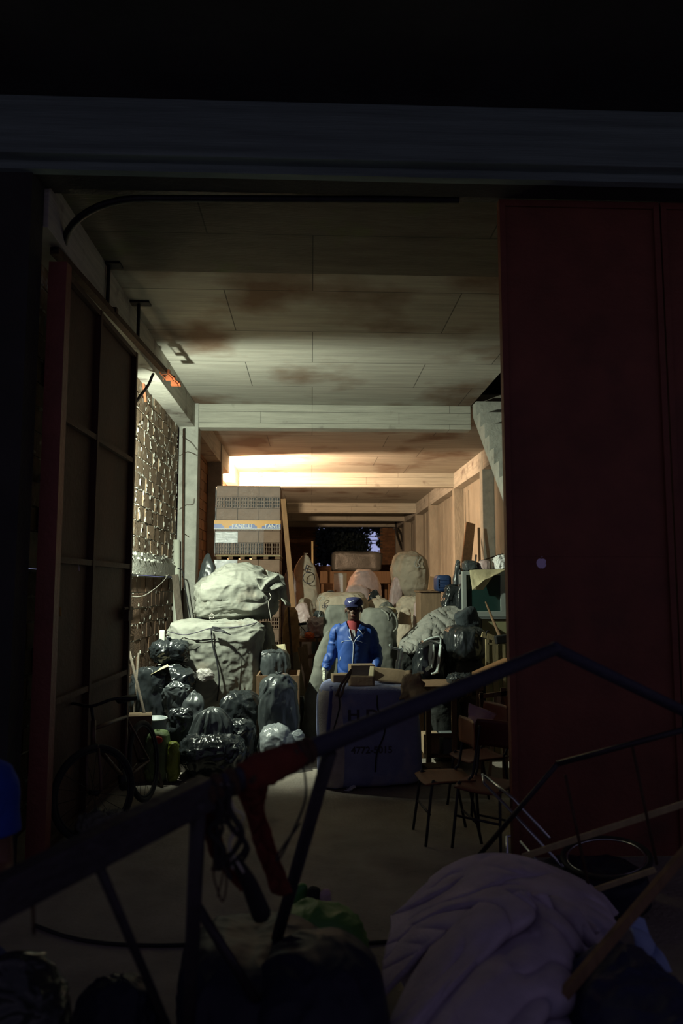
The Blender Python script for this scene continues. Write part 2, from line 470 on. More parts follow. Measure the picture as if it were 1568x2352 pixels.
# concrete stair
bm = bmesh.new()
n = 20; run = .275; rise = ZC / n; ytop = 12.05
y0 = ytop - n * run; dz = .19
def prism(bm, prof, x0, x1):
    a = [bm.verts.new((x0, y, z)) for y, z in prof]; b = [bm.verts.new((x1, y, z)) for y, z in prof]
    for i in range(len(prof)):
        j = (i + 1) % len(prof); bm.faces.new((a[i], b[i], b[j], a[j]))
    fa = bm.faces.new(a); fb = bm.faces.new(list(reversed(b)))
    bmesh.ops.triangulate(bm, faces=[fa, fb])
for k in range(n):
    y = y0 + k * run; z = k * rise
    prism(bm, [(y, z), (y, z + rise), (y + run, z + rise)], SX + .02, 3.78)
prism(bm, [(y0 + dz * run / rise, 0), (y0, 0), (ytop, ZC), (ytop, ZC - dz)], SX + .02, 3.78)
bmesh.ops.recalc_face_normals(bm, faces=bm.faces[:])
st = struct('stairs', bm, 'concrete')

# ------------------------------------------------------------------ outside the back window
bm = bmesh.new(); rnd = random.Random(2)
def leaf(bm, c, s, rnd):
    n = Vector((rnd.gauss(0, 1), rnd.gauss(0, 1), rnd.gauss(0, 1))).normalized(); a = n.orthogonal().normalized(); b = n.cross(a)
    t = rnd.uniform(0, 6.28); a, b = a * cos(t) + b * sin(t), b * cos(t) - a * sin(t)
    q = [c + a * s, c + b * s * .45 + a * .1 * s, c - a * s * .7, c - b * s * .45 + a * .1 * s]
    bm.faces.new([bm.verts.new(v) for v in q])
def tree(loc, h, blobs, label, seed):
    rnd = random.Random(seed)
    r = empty('tree', loc, label, 'tree', None)
    bm = bmesh.new()
    add_tube(bm, [loc, loc + Vector((.2, 0, h * .4)), loc + Vector((-.1, .1, h * .8))], [.22, .16, .06], 8, smooth=4)
    for k in range(7):
        t = rnd.uniform(0, 6.28); add_tube(bm, [loc + Vector((.15, 0, h * (.35 + .05 * k))), loc + Vector((1.6 * cos(t), 1.0 * sin(t), h * (.55 + .05 * k)))], [.07, .02], 6)
    link('trunk', wmesh(bm, 't', r), 'bark', r, smooth=True)
    bm = bmesh.new()
    for c, rr, k in blobs:
        for _ in range(k):
            v = Vector((rnd.gauss(0, 1), rnd.gauss(0, 1), rnd.gauss(0, 1))).normalized() * rr * rnd.uniform(.35, 1.05)
            leaf(bm, Vector(c) + v, rnd.uniform(.10, .2), rnd)
    link('foliage', wmesh(bm, 'f', r), 'leaf', r)
M('bark', (.03, .025, .02), .9); M('leaf', (.018, .03, .018), .7)
p = lambda x, y, Y: C(x, y, Y)
tree(Vector((1.0, 42, 0)), 7.5, [(p(760, 1225, 41), 1.5, 1700), (p(795, 1235, 42), 1.3, 1500), (p(740, 1262, 42), 1.0, 1500), (p(770, 1265, 42), .8, 1000), (p(820, 1258, 42), .85, 800), (p(822, 1205, 42), .9, 450), (p(790, 1190, 42), 1.2, 700)],
     'dark leafy tree filling the rear window left of the patch of sky', 1)
tree(Vector((4.6, 44, 0)), 8, [(p(872, 1212, 43), .55, 220), (p(876, 1245, 43), .33, 110), (p(850, 1203, 43), .45, 120)], 'dark branch of leaves at the right edge of the rear window', 2)
M('wire', (.01, .01, .01), .6)
for i, (ya, yb) in enumerate(((1229, 1231), (1238, 1241), (1247, 1247))):
    bm = bmesh.new(); a = C(790, ya, 48); b = C(900, yb, 48)
    add_tube(bm, [a + (a - b) * 2, a, (a + b) / 2 - Vector((0, 0, .05)), b, b + (b - a) * 2], .03, 6, smooth=4)
    link('power_line', wmesh(bm), 'wire', None, label=['topmost overhead cable crossing the patch of dusk sky', 'middle overhead cable crossing the patch of dusk sky', 'lowest overhead cable crossing the patch of dusk sky'][i], category='cable', group='overhead cables outside the rear window')
# ------------------------------------------------------------------ sack and bag builder
M('raffia', (.24, .245, .21), .85, var=.22, vscale=3.5, bump=.9, bscale=7, crease=6, bdist=.045, dirt=((.22, .19, .15), 2.2, .6))
M('raffia_warm', (.56, .47, .36), .85, var=.22, vscale=3, bump=.9, bscale=7, crease=6, bdist=.045, dirt=((.30, .22, .14), 2.4, .58))
M('raffia_dark', (.17, .175, .15), .88, var=.3, vscale=4, bump=.7, bscale=6, crease=5, bdist=.045)
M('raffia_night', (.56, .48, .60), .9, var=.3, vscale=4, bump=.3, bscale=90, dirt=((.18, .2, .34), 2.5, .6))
M('black_bag', (.020, .024, .026), .24, bump=.7, bscale=6, crease=6, bdist=.035, stretch=(1.6, 1.6, .8), spec=.6)
M('grey_bag', (.050, .058, .060), .30, bump=.7, bscale=6, crease=5, bdist=.035, stretch=(1.6, 1.6, .7), spec=.6)
M('night_bag', (.016, .018, .036), .5, bump=.6, bscale=6, crease=4, bdist=.04, spec=.25)
M('white_bag', (.34, .37, .38), .3, bump=.4, bscale=12, crease=8, alpha=.62)
M('pink_bag', (.62, .46, .44), .42, var=.2, vscale=9, bump=.4, bscale=14, crease=11)
M('green_bag', (.10, .26, .06), .5, bump=.5, bscale=9, crease=7)
M('blue_bag', (.028, .034, .085), .7, var=.25, vscale=4, bump=.3, bscale=80)
M('card', (.36, .26, .16), .85, var=.15, vscale=3, bump=.1)
M('card_dark', (.20, .14, .085), .85, var=.2, vscale=3, bump=.1)
M('card_pale', (.50, .44, .27), .85, var=.12, vscale=3, bump=.1)
M('wood', (.42, .22, .10), .7, var=.35, vscale=3, stretch=(8, 8, .8), bump=.2)
M('wood_dark', (.22, .13, .07), .8, var=.35, vscale=3, stretch=(8, 8, .8), bump=.2)
M('wood_pale', (.42, .34, .18), .8, var=.3, vscale=3, stretch=(8, 8, .8), bump=.2)
M('wood_grey', (.16, .13, .10), .9, var=.5, vscale=4, stretch=(8, 8, .8), bump=.5)
M('ink', (.06, .055, .07), .8)
M('string', (.45, .43, .38), .9)
M('black_cord', (.015, .015, .018), .7)

def sp_(v, e): return math.copysign(abs(v) ** e, v)
def prof_of(pts):
    def f(t):
        for (a, x), (b, y) in zip(pts, pts[1:]):
            if t <= b:
                k = max(0, min(1, (t - a) / (b - a))); k = k * k * (3 - 2 * k)
                return x + (y - x) * k
        return pts[-1][1]
    return f
def bag_bm(w, d, h, seed=0, e1=.55, e2=.75, prof=None, amp=.05, freq=3.0, stretch=(1, 1, 1), tied=0, lump=.1, nu=84, nv=60, sag=0):
    off = Vector((seed * 7.3 + 1.7, seed * 3.1, seed * 5.9))
    f = prof_of(prof) if prof else (lambda t: 1)
    s0 = min(w, d, h); bm = bmesh.new(); rings = []
    S = Vector(stretch)
    for j in range(nv + 1):
        ph = -pi / 2 + pi * j / nv
        zc = sp_(sin(ph), e1); rc = max(abs(cos(ph)), 1e-4) ** e1
        t = zc * .5 + .5
        ring = []
        for i in range(nu):
            th = 2 * pi * i / nu
            cx = sp_(cos(th), e2); cy = sp_(sin(th), e2)
            k = f(t)
            if tied and t > .25:
                k *= 1 + tied * (t - .25) * 1.3 * sin(th * 11 + 3 * noise.noise(Vector((cos(th), sin(th), seed)) * 1.5) * 2)
            q = Vector((cx * w / 2 * rc * k, cy * d / 2 * rc * k, zc * h / 2))
            if j in (0, nv): q = Vector((0, 0, zc * h / 2))
            n = Vector((q.x / (w * w), q.y / (d * d), q.z / (h * h)))
            n = n.normalized() if n.length > 1e-9 else Vector((0, 0, 1))
            u = Vector((q.x * S.x, q.y * S.y, q.z * S.z)) * (freq / max(s0, .2) * .5) + off
            wv = Vector((noise.noise(u * .7), noise.noise(u * .7 + Vector((9, 2, 4))), noise.noise(u * .7 + Vector((3, 8, 1))))) * .9
            r1 = ridge(u + wv); r2 = ridge(u * 2.1 + wv * 1.3 + Vector((5, 5, 5))); r3 = ridge(u * 4.3 + wv * 2)
            dd = ((r1 - .4) * .5 + (r2 - .35) * .28 + (r3 - .3) * .13) * amp * s0 * .8 + lump * s0 * noise.noise(q * (1.4 / s0) + off)
            q += n * dd
            if sag: q.z -= sag * h * (q.x / w) ** 2
            ring.append(bm.verts.new(q))
        rings.append(ring)
    for j in range(nv):
        for i in range(nu):
            a, b, c, e = rings[j][i], rings[j][(i + 1) % nu], rings[j + 1][(i + 1) % nu], rings[j + 1][i]
            bm.faces.new((a, b, c, e))
    bmesh.ops.remove_doubles(bm, verts=rings[0] + rings[-1], dist=1e-6)
    return bm
def bag(name, label, cat, px, py, Y, mat='black_bag', d=None, floor=False, z0=None, rot=0, lean=(0, 0), group=None, knot=0, tail=None, **kw):
    """px=(left,right), py=(top,bottom) outline seen at distance Y"""
    a = C(px[0], (py[0] + py[1]) / 2, Y); b = C(px[1], (py[0] + py[1]) / 2, Y)
    cx = (px[0] + px[1]) / 2
    zt = C(cx, py[0], Y).z; zb = C(cx, py[1], Y).z
    if floor: zb = 0
    if z0 is not None: zb = z0
    zb = max(zb, 0.0)
    w = abs(b.x - a.x); h = zt - zb; d = d or w * .8
    bm = bag_bm(w, d, h, **kw)
    ct = Vector(((a.x + b.x) / 2, Y, (zt + zb) / 2))
    m = Matrix.Translation(ct) @ Euler((lean[0], lean[1], rot)).to_matrix().to_4x4()
    bmesh.ops.transform(bm, matrix=m, verts=bm.verts)
    zm = min(v.co.z for v in bm.verts)
    if floor or zm < 0:
        for v in bm.verts: v.co.z = max(v.co.z, .003 + .0 * v.co.x)
        zm = 0
    if not knot and not tail:
        return link(name, wmesh(bm, name), mat, None, smooth=True, label=label, category=cat, group=group)
    r = empty(name, Vector((ct.x, ct.y, zm)), label, cat, group)
    link('bag_body', wmesh(bm, name, r), mat, r, smooth=True)
    if knot:
        top = m @ Vector((0, 0, h / 2 - knot * .35)); kb = bmesh.new(); rnd = random.Random(kw.get('seed', 1))
        up = (m.to_3x3() @ Vector((0, 0, 1)))
        for q in range(4):
            v = (up + Vector((rnd.uniform(-.7, .7), rnd.uniform(-.7, .3), rnd.uniform(-.2, .4)))).normalized()
            add_tube(kb, [top - up * knot * .3, top + v * knot * .35, top + v * knot + Vector((rnd.uniform(-.3, .3), 0, -.2)) * knot], [knot * .22, knot * .28, knot * .10], 9, flat=.45, smooth=4)
        link('knotted_neck', wmesh(kb, 'k', r), mat, r, smooth=True)
    if tail:
        tb = bmesh.new(); add_tube(tb, tail[0], tail[1], 6, smooth=6)
        link('tie_string', wmesh(tb, 't', r), tail[2], r, smooth=True)
    return r

def slab(name, label, cat, a, b, w, t, mat, up=(0, 0, 1), group=None, bevel=.004, parent=None):
    bm = bmesh.new(); beam(bm, a, b, w, t, up, bevel)
    return link(name, wmesh(bm, name, parent), mat, parent, label=label, category=cat, group=group)
def rod(name, label, cat, pts, r, mat, smooth=0, group=None, n=8, parent=None):
    bm = bmesh.new(); add_tube(bm, pts, r, n, smooth=smooth)
    return link(name, wmesh(bm, name, parent), mat, parent, smooth=True, label=label, category=cat, group=group)
def sheet(name, label, cat, quad, t, mat, nx=18, ny=14, wav=.01, freq=3, seed=0, group=None, parent=None, curl=0, cut=None, smooth=True):
    """thin sheet spanning four corners (p00,p10,p11,p01) with thickness and waves"""
    a, b, c, d = [Vector(v) for v in quad]
    nn = (b - a).cross(d - a).normalized(); off = Vector((seed * 3.7, seed, 1))
    bm = bmesh.new(); g = []
    for j in range(ny + 1):
        v = j / ny; row = []
        for i in range(nx + 1):
            u = i / nx
            p = a * (1 - u) * (1 - v) + b * u * (1 - v) + c * u * v + d * (1 - u) * v
            p = p + nn * (wav * (noise.noise(p * freq + off) * 1.4 - ridge(p * freq * 1.3 + off) * .8) + curl * (u - .5) ** 2 * 4)
            if cut: e = noise.noise(Vector((u * 6, v * 6, seed))) * cut; p += (b - a) * e * (u - .5) * 2 + (d - a) * e * (v - .5) * 2
            row.append(bm.verts.new(p))
        g.append(row)
    for j in range(ny):
        for i in range(nx): bm.faces.new((g[j][i], g[j][i + 1], g[j + 1][i + 1], g[j + 1][i]))
    bmesh.ops.recalc_face_normals(bm, faces=bm.faces[:])
    me = evaluated(wmesh(bm, name), [('SOLIDIFY', dict(thickness=t, offset=0))])
    return link(name, local(me, parent), mat, parent, smooth=smooth, label=label, category=cat, group=group)
def carton(name, label, a, s, rz, mat, open_top=False, cat='box', group=None, tilt=(0, 0), tape=False):
    """cardboard box: base centre a, size s; open boxes get flaps"""
    r = empty(name, a, label, cat, group, rz); r.rotation_euler = (tilt[0], tilt[1], rz)
    x, y, z = s; t = .006
    bm = bmesh.new()
    if not open_top:
        add_box(bm, (0, 0, z / 2), s, None, .004)
        o = bpy.data.meshes.new('b'); bm.to_mesh(o); bm.free(); link('box_body', o, mat, r)
    else:
        for c, q in (((0, -y / 2, z / 2), (x, t, z)), ((0, y / 2, z / 2), (x, t, z)), ((-x / 2, 0, z / 2), (t, y, z)), ((x / 2, 0, z / 2), (t, y, z)), ((0, 0, t / 2), (x, y, t))):
            add_box(bm, c, q)
        o = bpy.data.meshes.new('b'); bm.to_mesh(o); bm.free(); link('box_body', o, mat, r)
        for c, q, e in (((0, -y / 2 - y * .16, z + y * .13), (x, t, y * .42), (.9, 0, 0)), ((0, y / 2 + y * .12, z + y * .16), (x, t, y * .42), (-.6, 0, 0)),
                        ((-x / 2 - x * .1, 0, z + x * .11), (t, y, x * .3), (0, -.7, 0)), ((x / 2 + x * .1, 0, z + x * .11), (t, y, x * .3), (0, .75, 0))):
            fb = bmesh.new(); add_box(fb, c, q, Euler(e)); o = bpy.data.meshes.new('f'); fb.to_mesh(o); fb.free(); link('flap', o, mat, r)
    if tape:
        tb = bmesh.new(); add_box(tb, (0, 0, z + .001), (.05, y, .002)); add_box(tb, (0, -y / 2 - .001, z - .04), (.05, .002, .08))
        o = bpy.data.meshes.new('t'); tb.to_mesh(o); tb.free(); link('packing_tape', o, 'tape', r)
    return r
M('tape', (.45, .38, .22), .4)

# ================================================================== GATE, RAIL, RED SLIDING DOOR
def plane_at(p0, dirx, h0, h1):
    pass
g0 = C(102, 1300, YF + .04); g0.z = 0
g1 = C(291, 1300, 7.38); g1.z = 0
gz0 = .04; gz1 = C(291, 812, 7.38).z
gd = (g1 - g0).normalized(); gn = Vector((gd.y, -gd.x, 0)); gl = (g1 - g0).length   # gn points into the hall
r = empty('sliding_gate', g0, 'open red-brown sheet steel gate leaf along the left wall of the entrance', 'gate')
bm = bmesh.new(); beam(bm, g0 + Vector((0, 0, (gz0 + gz1) / 2)), g1 + Vector((0, 0, (gz0 + gz1) / 2)), .012, gz1 - gz0, (0, 0, 1))
bm2 = bmesh.new()
def post(bm, s, w, off=0, z0=gz0, z1=gz1, dep=.05):
    p = g0 + gd * s + gn * off; beam(bm, p + Vector((0, 0, z0)), p + Vector((0, 0, z1)), w, dep, gn)
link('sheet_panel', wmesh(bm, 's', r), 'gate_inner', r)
bm = bmesh.new(); post(bm, .0, .10, .03, dep=.13); link('edge_post', wmesh(bm, 's', r), 'gate_frame', r)
for s in (.92, gl - .03):
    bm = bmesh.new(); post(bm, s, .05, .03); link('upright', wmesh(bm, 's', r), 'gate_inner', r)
for z in (gz0 + .03, C(95, 1622, YF + .04).z, C(100, 1284, YF + .04).z, C(118, 948, YF + .04).z, gz1 - .03):
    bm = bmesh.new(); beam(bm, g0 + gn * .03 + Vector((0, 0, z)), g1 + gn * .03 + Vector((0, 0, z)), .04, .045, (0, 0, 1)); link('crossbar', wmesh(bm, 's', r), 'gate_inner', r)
bm = bmesh.new(); q = g0 + gd * (gl - .16) + gn * .07; q.z = C(270, 1397, 7.2).z
add_tube(bm, [q - gd * .16, q + gd * .14], .014, 10); add_box(bm, q + Vector((0, 0, -.07)), (.05, .16, .1)); add_box(bm, q, (.04, .05, .05))
link('bolt', wmesh(bm, 's', r), 'rust', r)
p = C(178, 1283, 6.0); 
sheet('paper_tag', 'white paper tag hanging from the crossbar of the left gate', 'tag', [p + Vector((-.012, -.03, -.10)), p + Vector((.03, -.03, -.10)), p + Vector((.012, -.03, 0)), p + Vector((-.008, -.03, 0))], .002, 'paper' if 'paper' in MATS else M('paper', (.6, .58, .58), .8), 4, 6, .006)
p = C(137, 1405, 5.6); sheet('sticker_scrap', 'small torn yellow scrap stuck on the left gate sheet', 'scrap', [p + Vector((-.02, -.01, -.03)), p + Vector((.015, .0, -.035)), p + Vector((.01, .0, .035)), p + Vector((-.01, -.01, .03))], .002, M('yellow_scrap', (.45, .3, .08), .8), 4, 4, .003)

# curved overhead rail carrying the gate
r = empty('gate_rail', C(120, 590, 5.5), 'rusty overhead sliding rail running along the left wall with an orange end', 'rail')
ra = C(125, 575, 5.55); rb = C(404, 903, 9.35); rb.z = ra.z
mid = ra.lerp(rb, .70)
bm = bmesh.new(); beam(bm, ra, mid, .07, .055); 
add_box(bm, ra.lerp(rb, .35) + Vector((0, 0, .03)), (.10, .06, .05)); link('rail_channel', wmesh(bm, 'x', r), 'rust', r)
bm = bmesh.new(); beam(bm, mid, rb - (rb - ra).normalized() * .55, .07, .055); link('rail_channel', wmesh(bm, 'x', r), 'rust', r)
dv = (rb - ra).normalized(); sd = Vector((dv.y, -dv.x, 0))
bm = bmesh.new(); e0 = rb - dv * .55
beam(bm, e0 + sd * .03, rb + sd * .03, .012, .05); beam(bm, e0 - sd * .05, e0 + dv * .2 - sd * .05, .012, .05)
for t in (.0, .27, .53): add_box(bm, e0 + dv * t, (.12, .06, .05))
beam(bm, e0 + dv * .02 + sd * .03 + Vector((0, 0, -.01)), rb + sd * .03, .05, .012)
link('rail_end', wmesh(bm, 'x', r), 'orange_primer', r)
cpts = []
for k in range(13):
    a = k / 12 * pi / 2
    cpts.append((ra.x + .75 - .75 * cos(a) , YF + .55 - .5 * sin(a), ra.z + .02 + .28 * sin(a)))
bm = bmesh.new(); add_tube(bm, [ra] + cpts[1:] + [(xd - .3, YF + .03, ra.z + .33)], .028, 8); link('curved_track', wmesh(bm, 'x', r), 'dark_steel', r, smooth=True)
for (px, py, Y) in ((232, 700, 6.75), (298, 800, 7.7)):
    a = C(px, py, Y); a = Vector((ra.lerp(rb, (Y - ra.y) / (rb.y - ra.y)).x, Y, ra.z)); bm = bmesh.new()
    add_tube(bm, [a, (a.x, Y, ZC - .01)], .018, 8); add_box(bm, (a.x, Y, ZC - .012), (.24, .12, .02))
    link('hanger', wmesh(bm, 'x', r), 'dark_steel', r)
# orange angle bracket and black conduit below the rail
a = C(332, 868, 9.6)
r = empty('wall_bracket', CX(338, 900, WL + .05), 'small orange L-shaped bracket fixed high on the block wall', 'bracket')
y = r.location.y; bm = bmesh.new(); z = r.location.z
beam(bm, (WL + .02, y - .12, z + .12), (WL + .28, y - .10, z + .14), .02, .02); beam(bm, (WL + .02, y - .12, z + .12), (WL + .02, y + .05, z - .12), .03, .02)
link('bracket_arm', wmesh(bm, 'x', r), 'orange_primer', r)
rod('conduit', 'dark flexible pipe hanging from the rail towards the gate edge', 'pipe', [Vector((C(352, 850, 8.9).x, 8.9, ra.z)), C(350, 862, 8.8), C(340, 885, 8.7), C(318, 915, 8.4), C(300, 945, 8.1), C(290, 975, 7.9)], .017, 'dark_steel', smooth=5)

# work lamp behind the edge of the gate, and the warm bulb
M('bulb1', (1, 1, 1), .5, emit=((.85, 1, .8), 14)); M('bulb2', (1, 1, 1), .5, emit=((1, .7, .4), 14))
def lamp(name, label, L, aim, bmat, rad, group=None):
    r = empty(name, L, label, 'lamp')
    d = Vector(aim).normalized(); q = d.to_track_quat('Z', 'Y').to_matrix()
    bm = bmesh.new(); rings = []
    for t, rr in ((-.06, .018), (-.05, .04), (-.03, .065), (0, .08), (.005, .082), (0, .078), (-.028, .06), (-.045, .03), (-.05, .0005)):
        rings.append([bm.verts.new(L + q @ Vector((rr * cos(2 * pi * k / 28) * rad, rr * sin(2 * pi * k / 28) * rad, t * rad))) for k in range(28)])
    for a, b in zip(rings, rings[1:]):
        for k in range(28): bm.faces.new((a[k], a[(k + 1) % 28], b[(k + 1) % 28], b[k]))
    link('reflector', wmesh(bm, 'r', r), 'dark_steel', r, smooth=True)
    bm = bmesh.new(); add_sphere(bm, L - d * .012 * rad, .022 * rad, 14, 10); link('light_bulb', wmesh(bm, 'r', r), bmat, r, smooth=True)
    bm = bmesh.new(); add_tube(bm, [L - d * .05 * rad, L - d * .10 * rad, Vector((WL + .06, L.y - .1, L.z + .03)), Vector((WL + .02, L.y - .1, L.z + .3)), Vector((WL + .02, L.y - .1, ZC - .42))], .010, 8, smooth=5); link('lamp_cord', wmesh(bm, 'r', r), 'dark_steel', r, smooth=True)
    return r
lamp('work_lamp', 'dark round lamp on the left wall, half hidden by the gate edge', LAMP1, (.26, 1, -.10), 'bulb1', 1.0)
lamp('work_lamp', 'warm lamp high on the left wall behind the wrapped bricks', LAMP2, (.3, .95, .1), 'bulb2', .8)

# red sliding door on the right
yd = YF + .03; x0 = xd; x1 = C(1524, 800, yd).x; zt = C(1340, 479, yd).z
zmid = C(1340, 1275, yd).z
def sliding_door(x0, x1, label, logo):
    r = empty('sliding_door', (x0, yd, 0), label, 'door', 'red sheet steel sliding doors' if False else None)
    bm = bmesh.new(); box2(bm, (x0 + .03, yd, .005), (x1 - .03, yd + .012, zmid - .004)); box2(bm, (x0 + .03, yd, zmid + .004), (x1 - .03, yd + .012, zt)); link('sheet_panel', wmesh(bm, 'x', r), 'gate_red', r)
    for xx in (x0, x1 - .045):
        bm = bmesh.new(); box2(bm, (xx, yd - .025, .003), (xx + .045, yd + .05, zt + .02), .003); link('stile', wmesh(bm, 'x', r), 'gate_red', r)
    bm = bmesh.new(); box2(bm, (x0, yd - .02, zt), (x1, yd + .045, zt + .05)); link('top_rail', wmesh(bm, 'x', r), 'gate_red', r)
    bm = bmesh.new(); box2(bm, (x0 + .045, yd - .004, zmid - .012), (x1 - .045, yd + .02, zmid + .012)); link('middle_rail', wmesh(bm, 'x', r), 'gate_red', r)
    return r
sliding_door(x0, x1, 'wide dark red sheet steel sliding door with a pale fruit sticker', True)
sliding_door(x1 + .012, x1 + 1.6, 'second dark red steel door leaf at the right edge of the photo', False)
bm = bmesh.new(); box2(bm, (-2.2, YF - .05, zt + .07), (5, YF + .1, zt + .16)); struct('trim_33', bm, 'dark_steel')
# fruit shaped sticker: a bitten apple with a leaf
def apple(cx, cz, s, y):
    bm = bmesh.new(); n = 60; pts = []
    for k in range(n):
        a = 2 * pi * k / n
        rr = 1 - .16 * math.exp(-((a - pi / 2 + pi) % (2 * pi) - pi) ** 2 / .12) - .10 * math.exp(-((a - 3 * pi / 2 + pi) % (2 * pi) - pi) ** 2 / .05)
        X = cos(a) * rr * .86 * (1 + .08 * sin(a)); Z = sin(a) * rr * .9
        d = sqrt((X - 1.03) ** 2 + (Z - .12) ** 2)
        if d < .42: X, Z = 1.03 + (X - 1.03) * .42 / max(d, .01), .12 + (Z - .12) * .42 / max(d, .01); X = min(X, 1.03 - sqrt(max(.42 ** 2 - (Z - .12) ** 2, 0)))
        pts.append((X, Z))
    f = bm.faces.new([bm.verts.new((cx + X * s, y, cz + Z * s)) for X, Z in reversed(pts)])
    lf = [(0.02, 1.02), (.05, 1.3), (.25, 1.5), (.45, 1.55), (.43, 1.3), (.25, 1.1)]
    f2 = bm.faces.new([bm.verts.new((cx + X * s, y, cz + Z * s)) for X, Z in lf])
    bmesh.ops.triangulate(bm, faces=[f, f2]); bmesh.ops.solidify(bm, geom=bm.faces[:], thickness=-.001)
    return bm
p = C(1243, 1294, yd)
link('fruit_sticker', wmesh(apple(p.x, p.z, .043, yd - .002)), M('lilac', (.75, .62, .95), .5), None, label='pale lilac bitten apple sticker on the red sliding door', category='sticker')

# ================================================================== WRAPPED HOLLOW BRICKS ON PALLETS
M('clay', (.34, .22, .155), .85, var=.2, vscale=7, island=.2, bump=.2)
M('clay_warm', (.42, .30, .16), .85, var=.2, vscale=7, bump=.2)
M('hole', (.05, .035, .025), .9)
M('film', (.85, .9, .95), .12, alpha=.045, bump=.6, bscale=9, stretch=(1, 1, 4), crease=14, spec=.9)
def hollow_block(w, h, d):
    bm = bmesh.new(); t = .011
    nx_, nz_ = 3, 3
    for k in range(nx_ + 1): box2(bm, (k * (w - t) / nx_, 0, 0), (k * (w - t) / nx_ + t, d, h))
    for k in range(nz_ + 1): box2(bm, (0, 0.001, k * (h - t) / nz_), (w, d, k * (h - t) / nz_ + t))
    box2(bm, (0, d * .35, 0), (w, d, h))
    me = bpy.data.meshes.new('hollow'); bm.to_mesh(me); bm.free(); return me
def solid_block(w, h, d):
    bm = bmesh.new(); box2(bm, (0, 0, 0), (w, d, h), .004)
    me = bpy.data.meshes.new('solid'); bm.to_mesh(me); bm.free(); return me
YP = 12.95
pa = C(496, 1200, YP).x; pb = C(643, 1200, YP).x; pw = pb - pa
def zz(py): return C(570, py, YP).z
def brick_pallet(label, rows, zb, band=False, film=None, base=None):
    """rows: list of (kind, z0, z1)"""
    r = empty('brick_pallet', ((pa + pb) / 2, YP, zb), label, 'bricks')
    hm = {}
    for kind, z0, z1 in rows:
        n = 8 if kind == 'h' else 3
        w = pw / n
        key = (kind, round(z1 - z0, 3))
        if key not in hm: hm[key] = hollow_block(w - .006, z1 - z0 - .006, .3) if kind == 'h' else solid_block(w - .006, z1 - z0 - .005, 1.0)
        for k in range(n):
            me = hm[key]
            if not me.materials: me.materials.append(MATS['clay'])
            o = bpy.data.objects.new('hollow_brick', me); COL.objects.link(o); o.parent = r
            o.location = Vector((pa + k * w + .003, YP + random.uniform(-.008, .008) + (.0 if kind == 'h' else .006), z0)) - r.location
        if kind == 'h':
            bm = bmesh.new(); box2(bm, (pa, YP + .3, z0), (pb, YP + 1.0, z1 - .005)); link('brick_course', wmesh(bm, 'x', r), 'clay', r)
    return r
r1 = brick_pallet('upper wrapped stack of hollow bricks with a blue and orange band', [('s', zz(1141), zz(1115)), ('h', zz(1167), zz(1141)), ('s', zz(1194), zz(1167)), ('h', zz(1219), zz(1194)), ('s', zz(1246), zz(1219)), ('h', zz(1275), zz(1246))][::-1], zz(1279), True)
# pallet boards
bm = bmesh.new(); box2(bm, (pa, YP - .01, zz(1278)), (pb + .01, YP + 1, zz(1275) - .001)); 
link('deck_board', wmesh(bm, 'x', r1), 'wood_pale', r1)
for k in range(6):
    bm = bmesh.new(); x = pa + .02 + k * (pw - .1) / 5; box2(bm, (x, YP, zz(1284.5)), (x + .08, YP + 1, zz(1278))); link('pallet_block', wmesh(bm, 'x', r1), 'wood_dark', r1)
# band with lettering
b0 = C(490, 1200, YP); zb_ = zz(1215); zt_ = zz(1195.5); zm_ = zz(1203.5)
bm = bmesh.new(); box2(bm, (pa - .03, YP - .022, zb_), (pb + .01, YP - .018, zt_)); link('printed_band', wmesh(bm, 'x', r1), M('band_blue', (.02, .07, .35), .35), r1)
bm = bmesh.new(); box2(bm, (pa - .03, YP - .025, zm_), (pb + .01, YP - .0225, zt_))
for cxp in (522, 597):
    c = C(cxp, 1205, YP - .024)
    f = [(c.x - .11, zm_), (c.x - .075, zm_ - .035), (c.x - .055, zm_ - .045), (c.x - .05, zb_ + .006), (c.x + .03, zb_ + .006), (c.x + .035, zm_ - .04), (c.x + .07, zm_ - .035), (c.x + .12, zm_)]
    fa = bm.faces.new([bm.verts.new((x, YP - .0235, z)) for x, z in f]); 
link('band_orange', wmesh(bm, 'x', r1), M('band_or', (.75, .36, .04), .4), r1)
bm = bmesh.new(); box2(bm, (pa - .03, YP - .024, zb_ - .008), (pb + .01, YP - .02, zb_ + .004)); link('band_edge', wmesh(bm, 'x', r1), M('band_white', (.75, .75, .72), .4), r1)
for tx, s in ((532, 'FANELLI'), (608, 'FANELLI')):
    p = C(tx, 1212.5, YP - .026)
    o = text_on('lettering', s, .098 if tx == 532 else .098, (p.x, YP - .027, zz(1213)), (1, 0, 0), (0, 0, 1), 'band_white', r1, bold=.002)
    for v in o.data.vertices:                    # the second name is cut off at the edge of the band
        v.co.x = min(v.co.x, pb + .008 - r1.location.x)
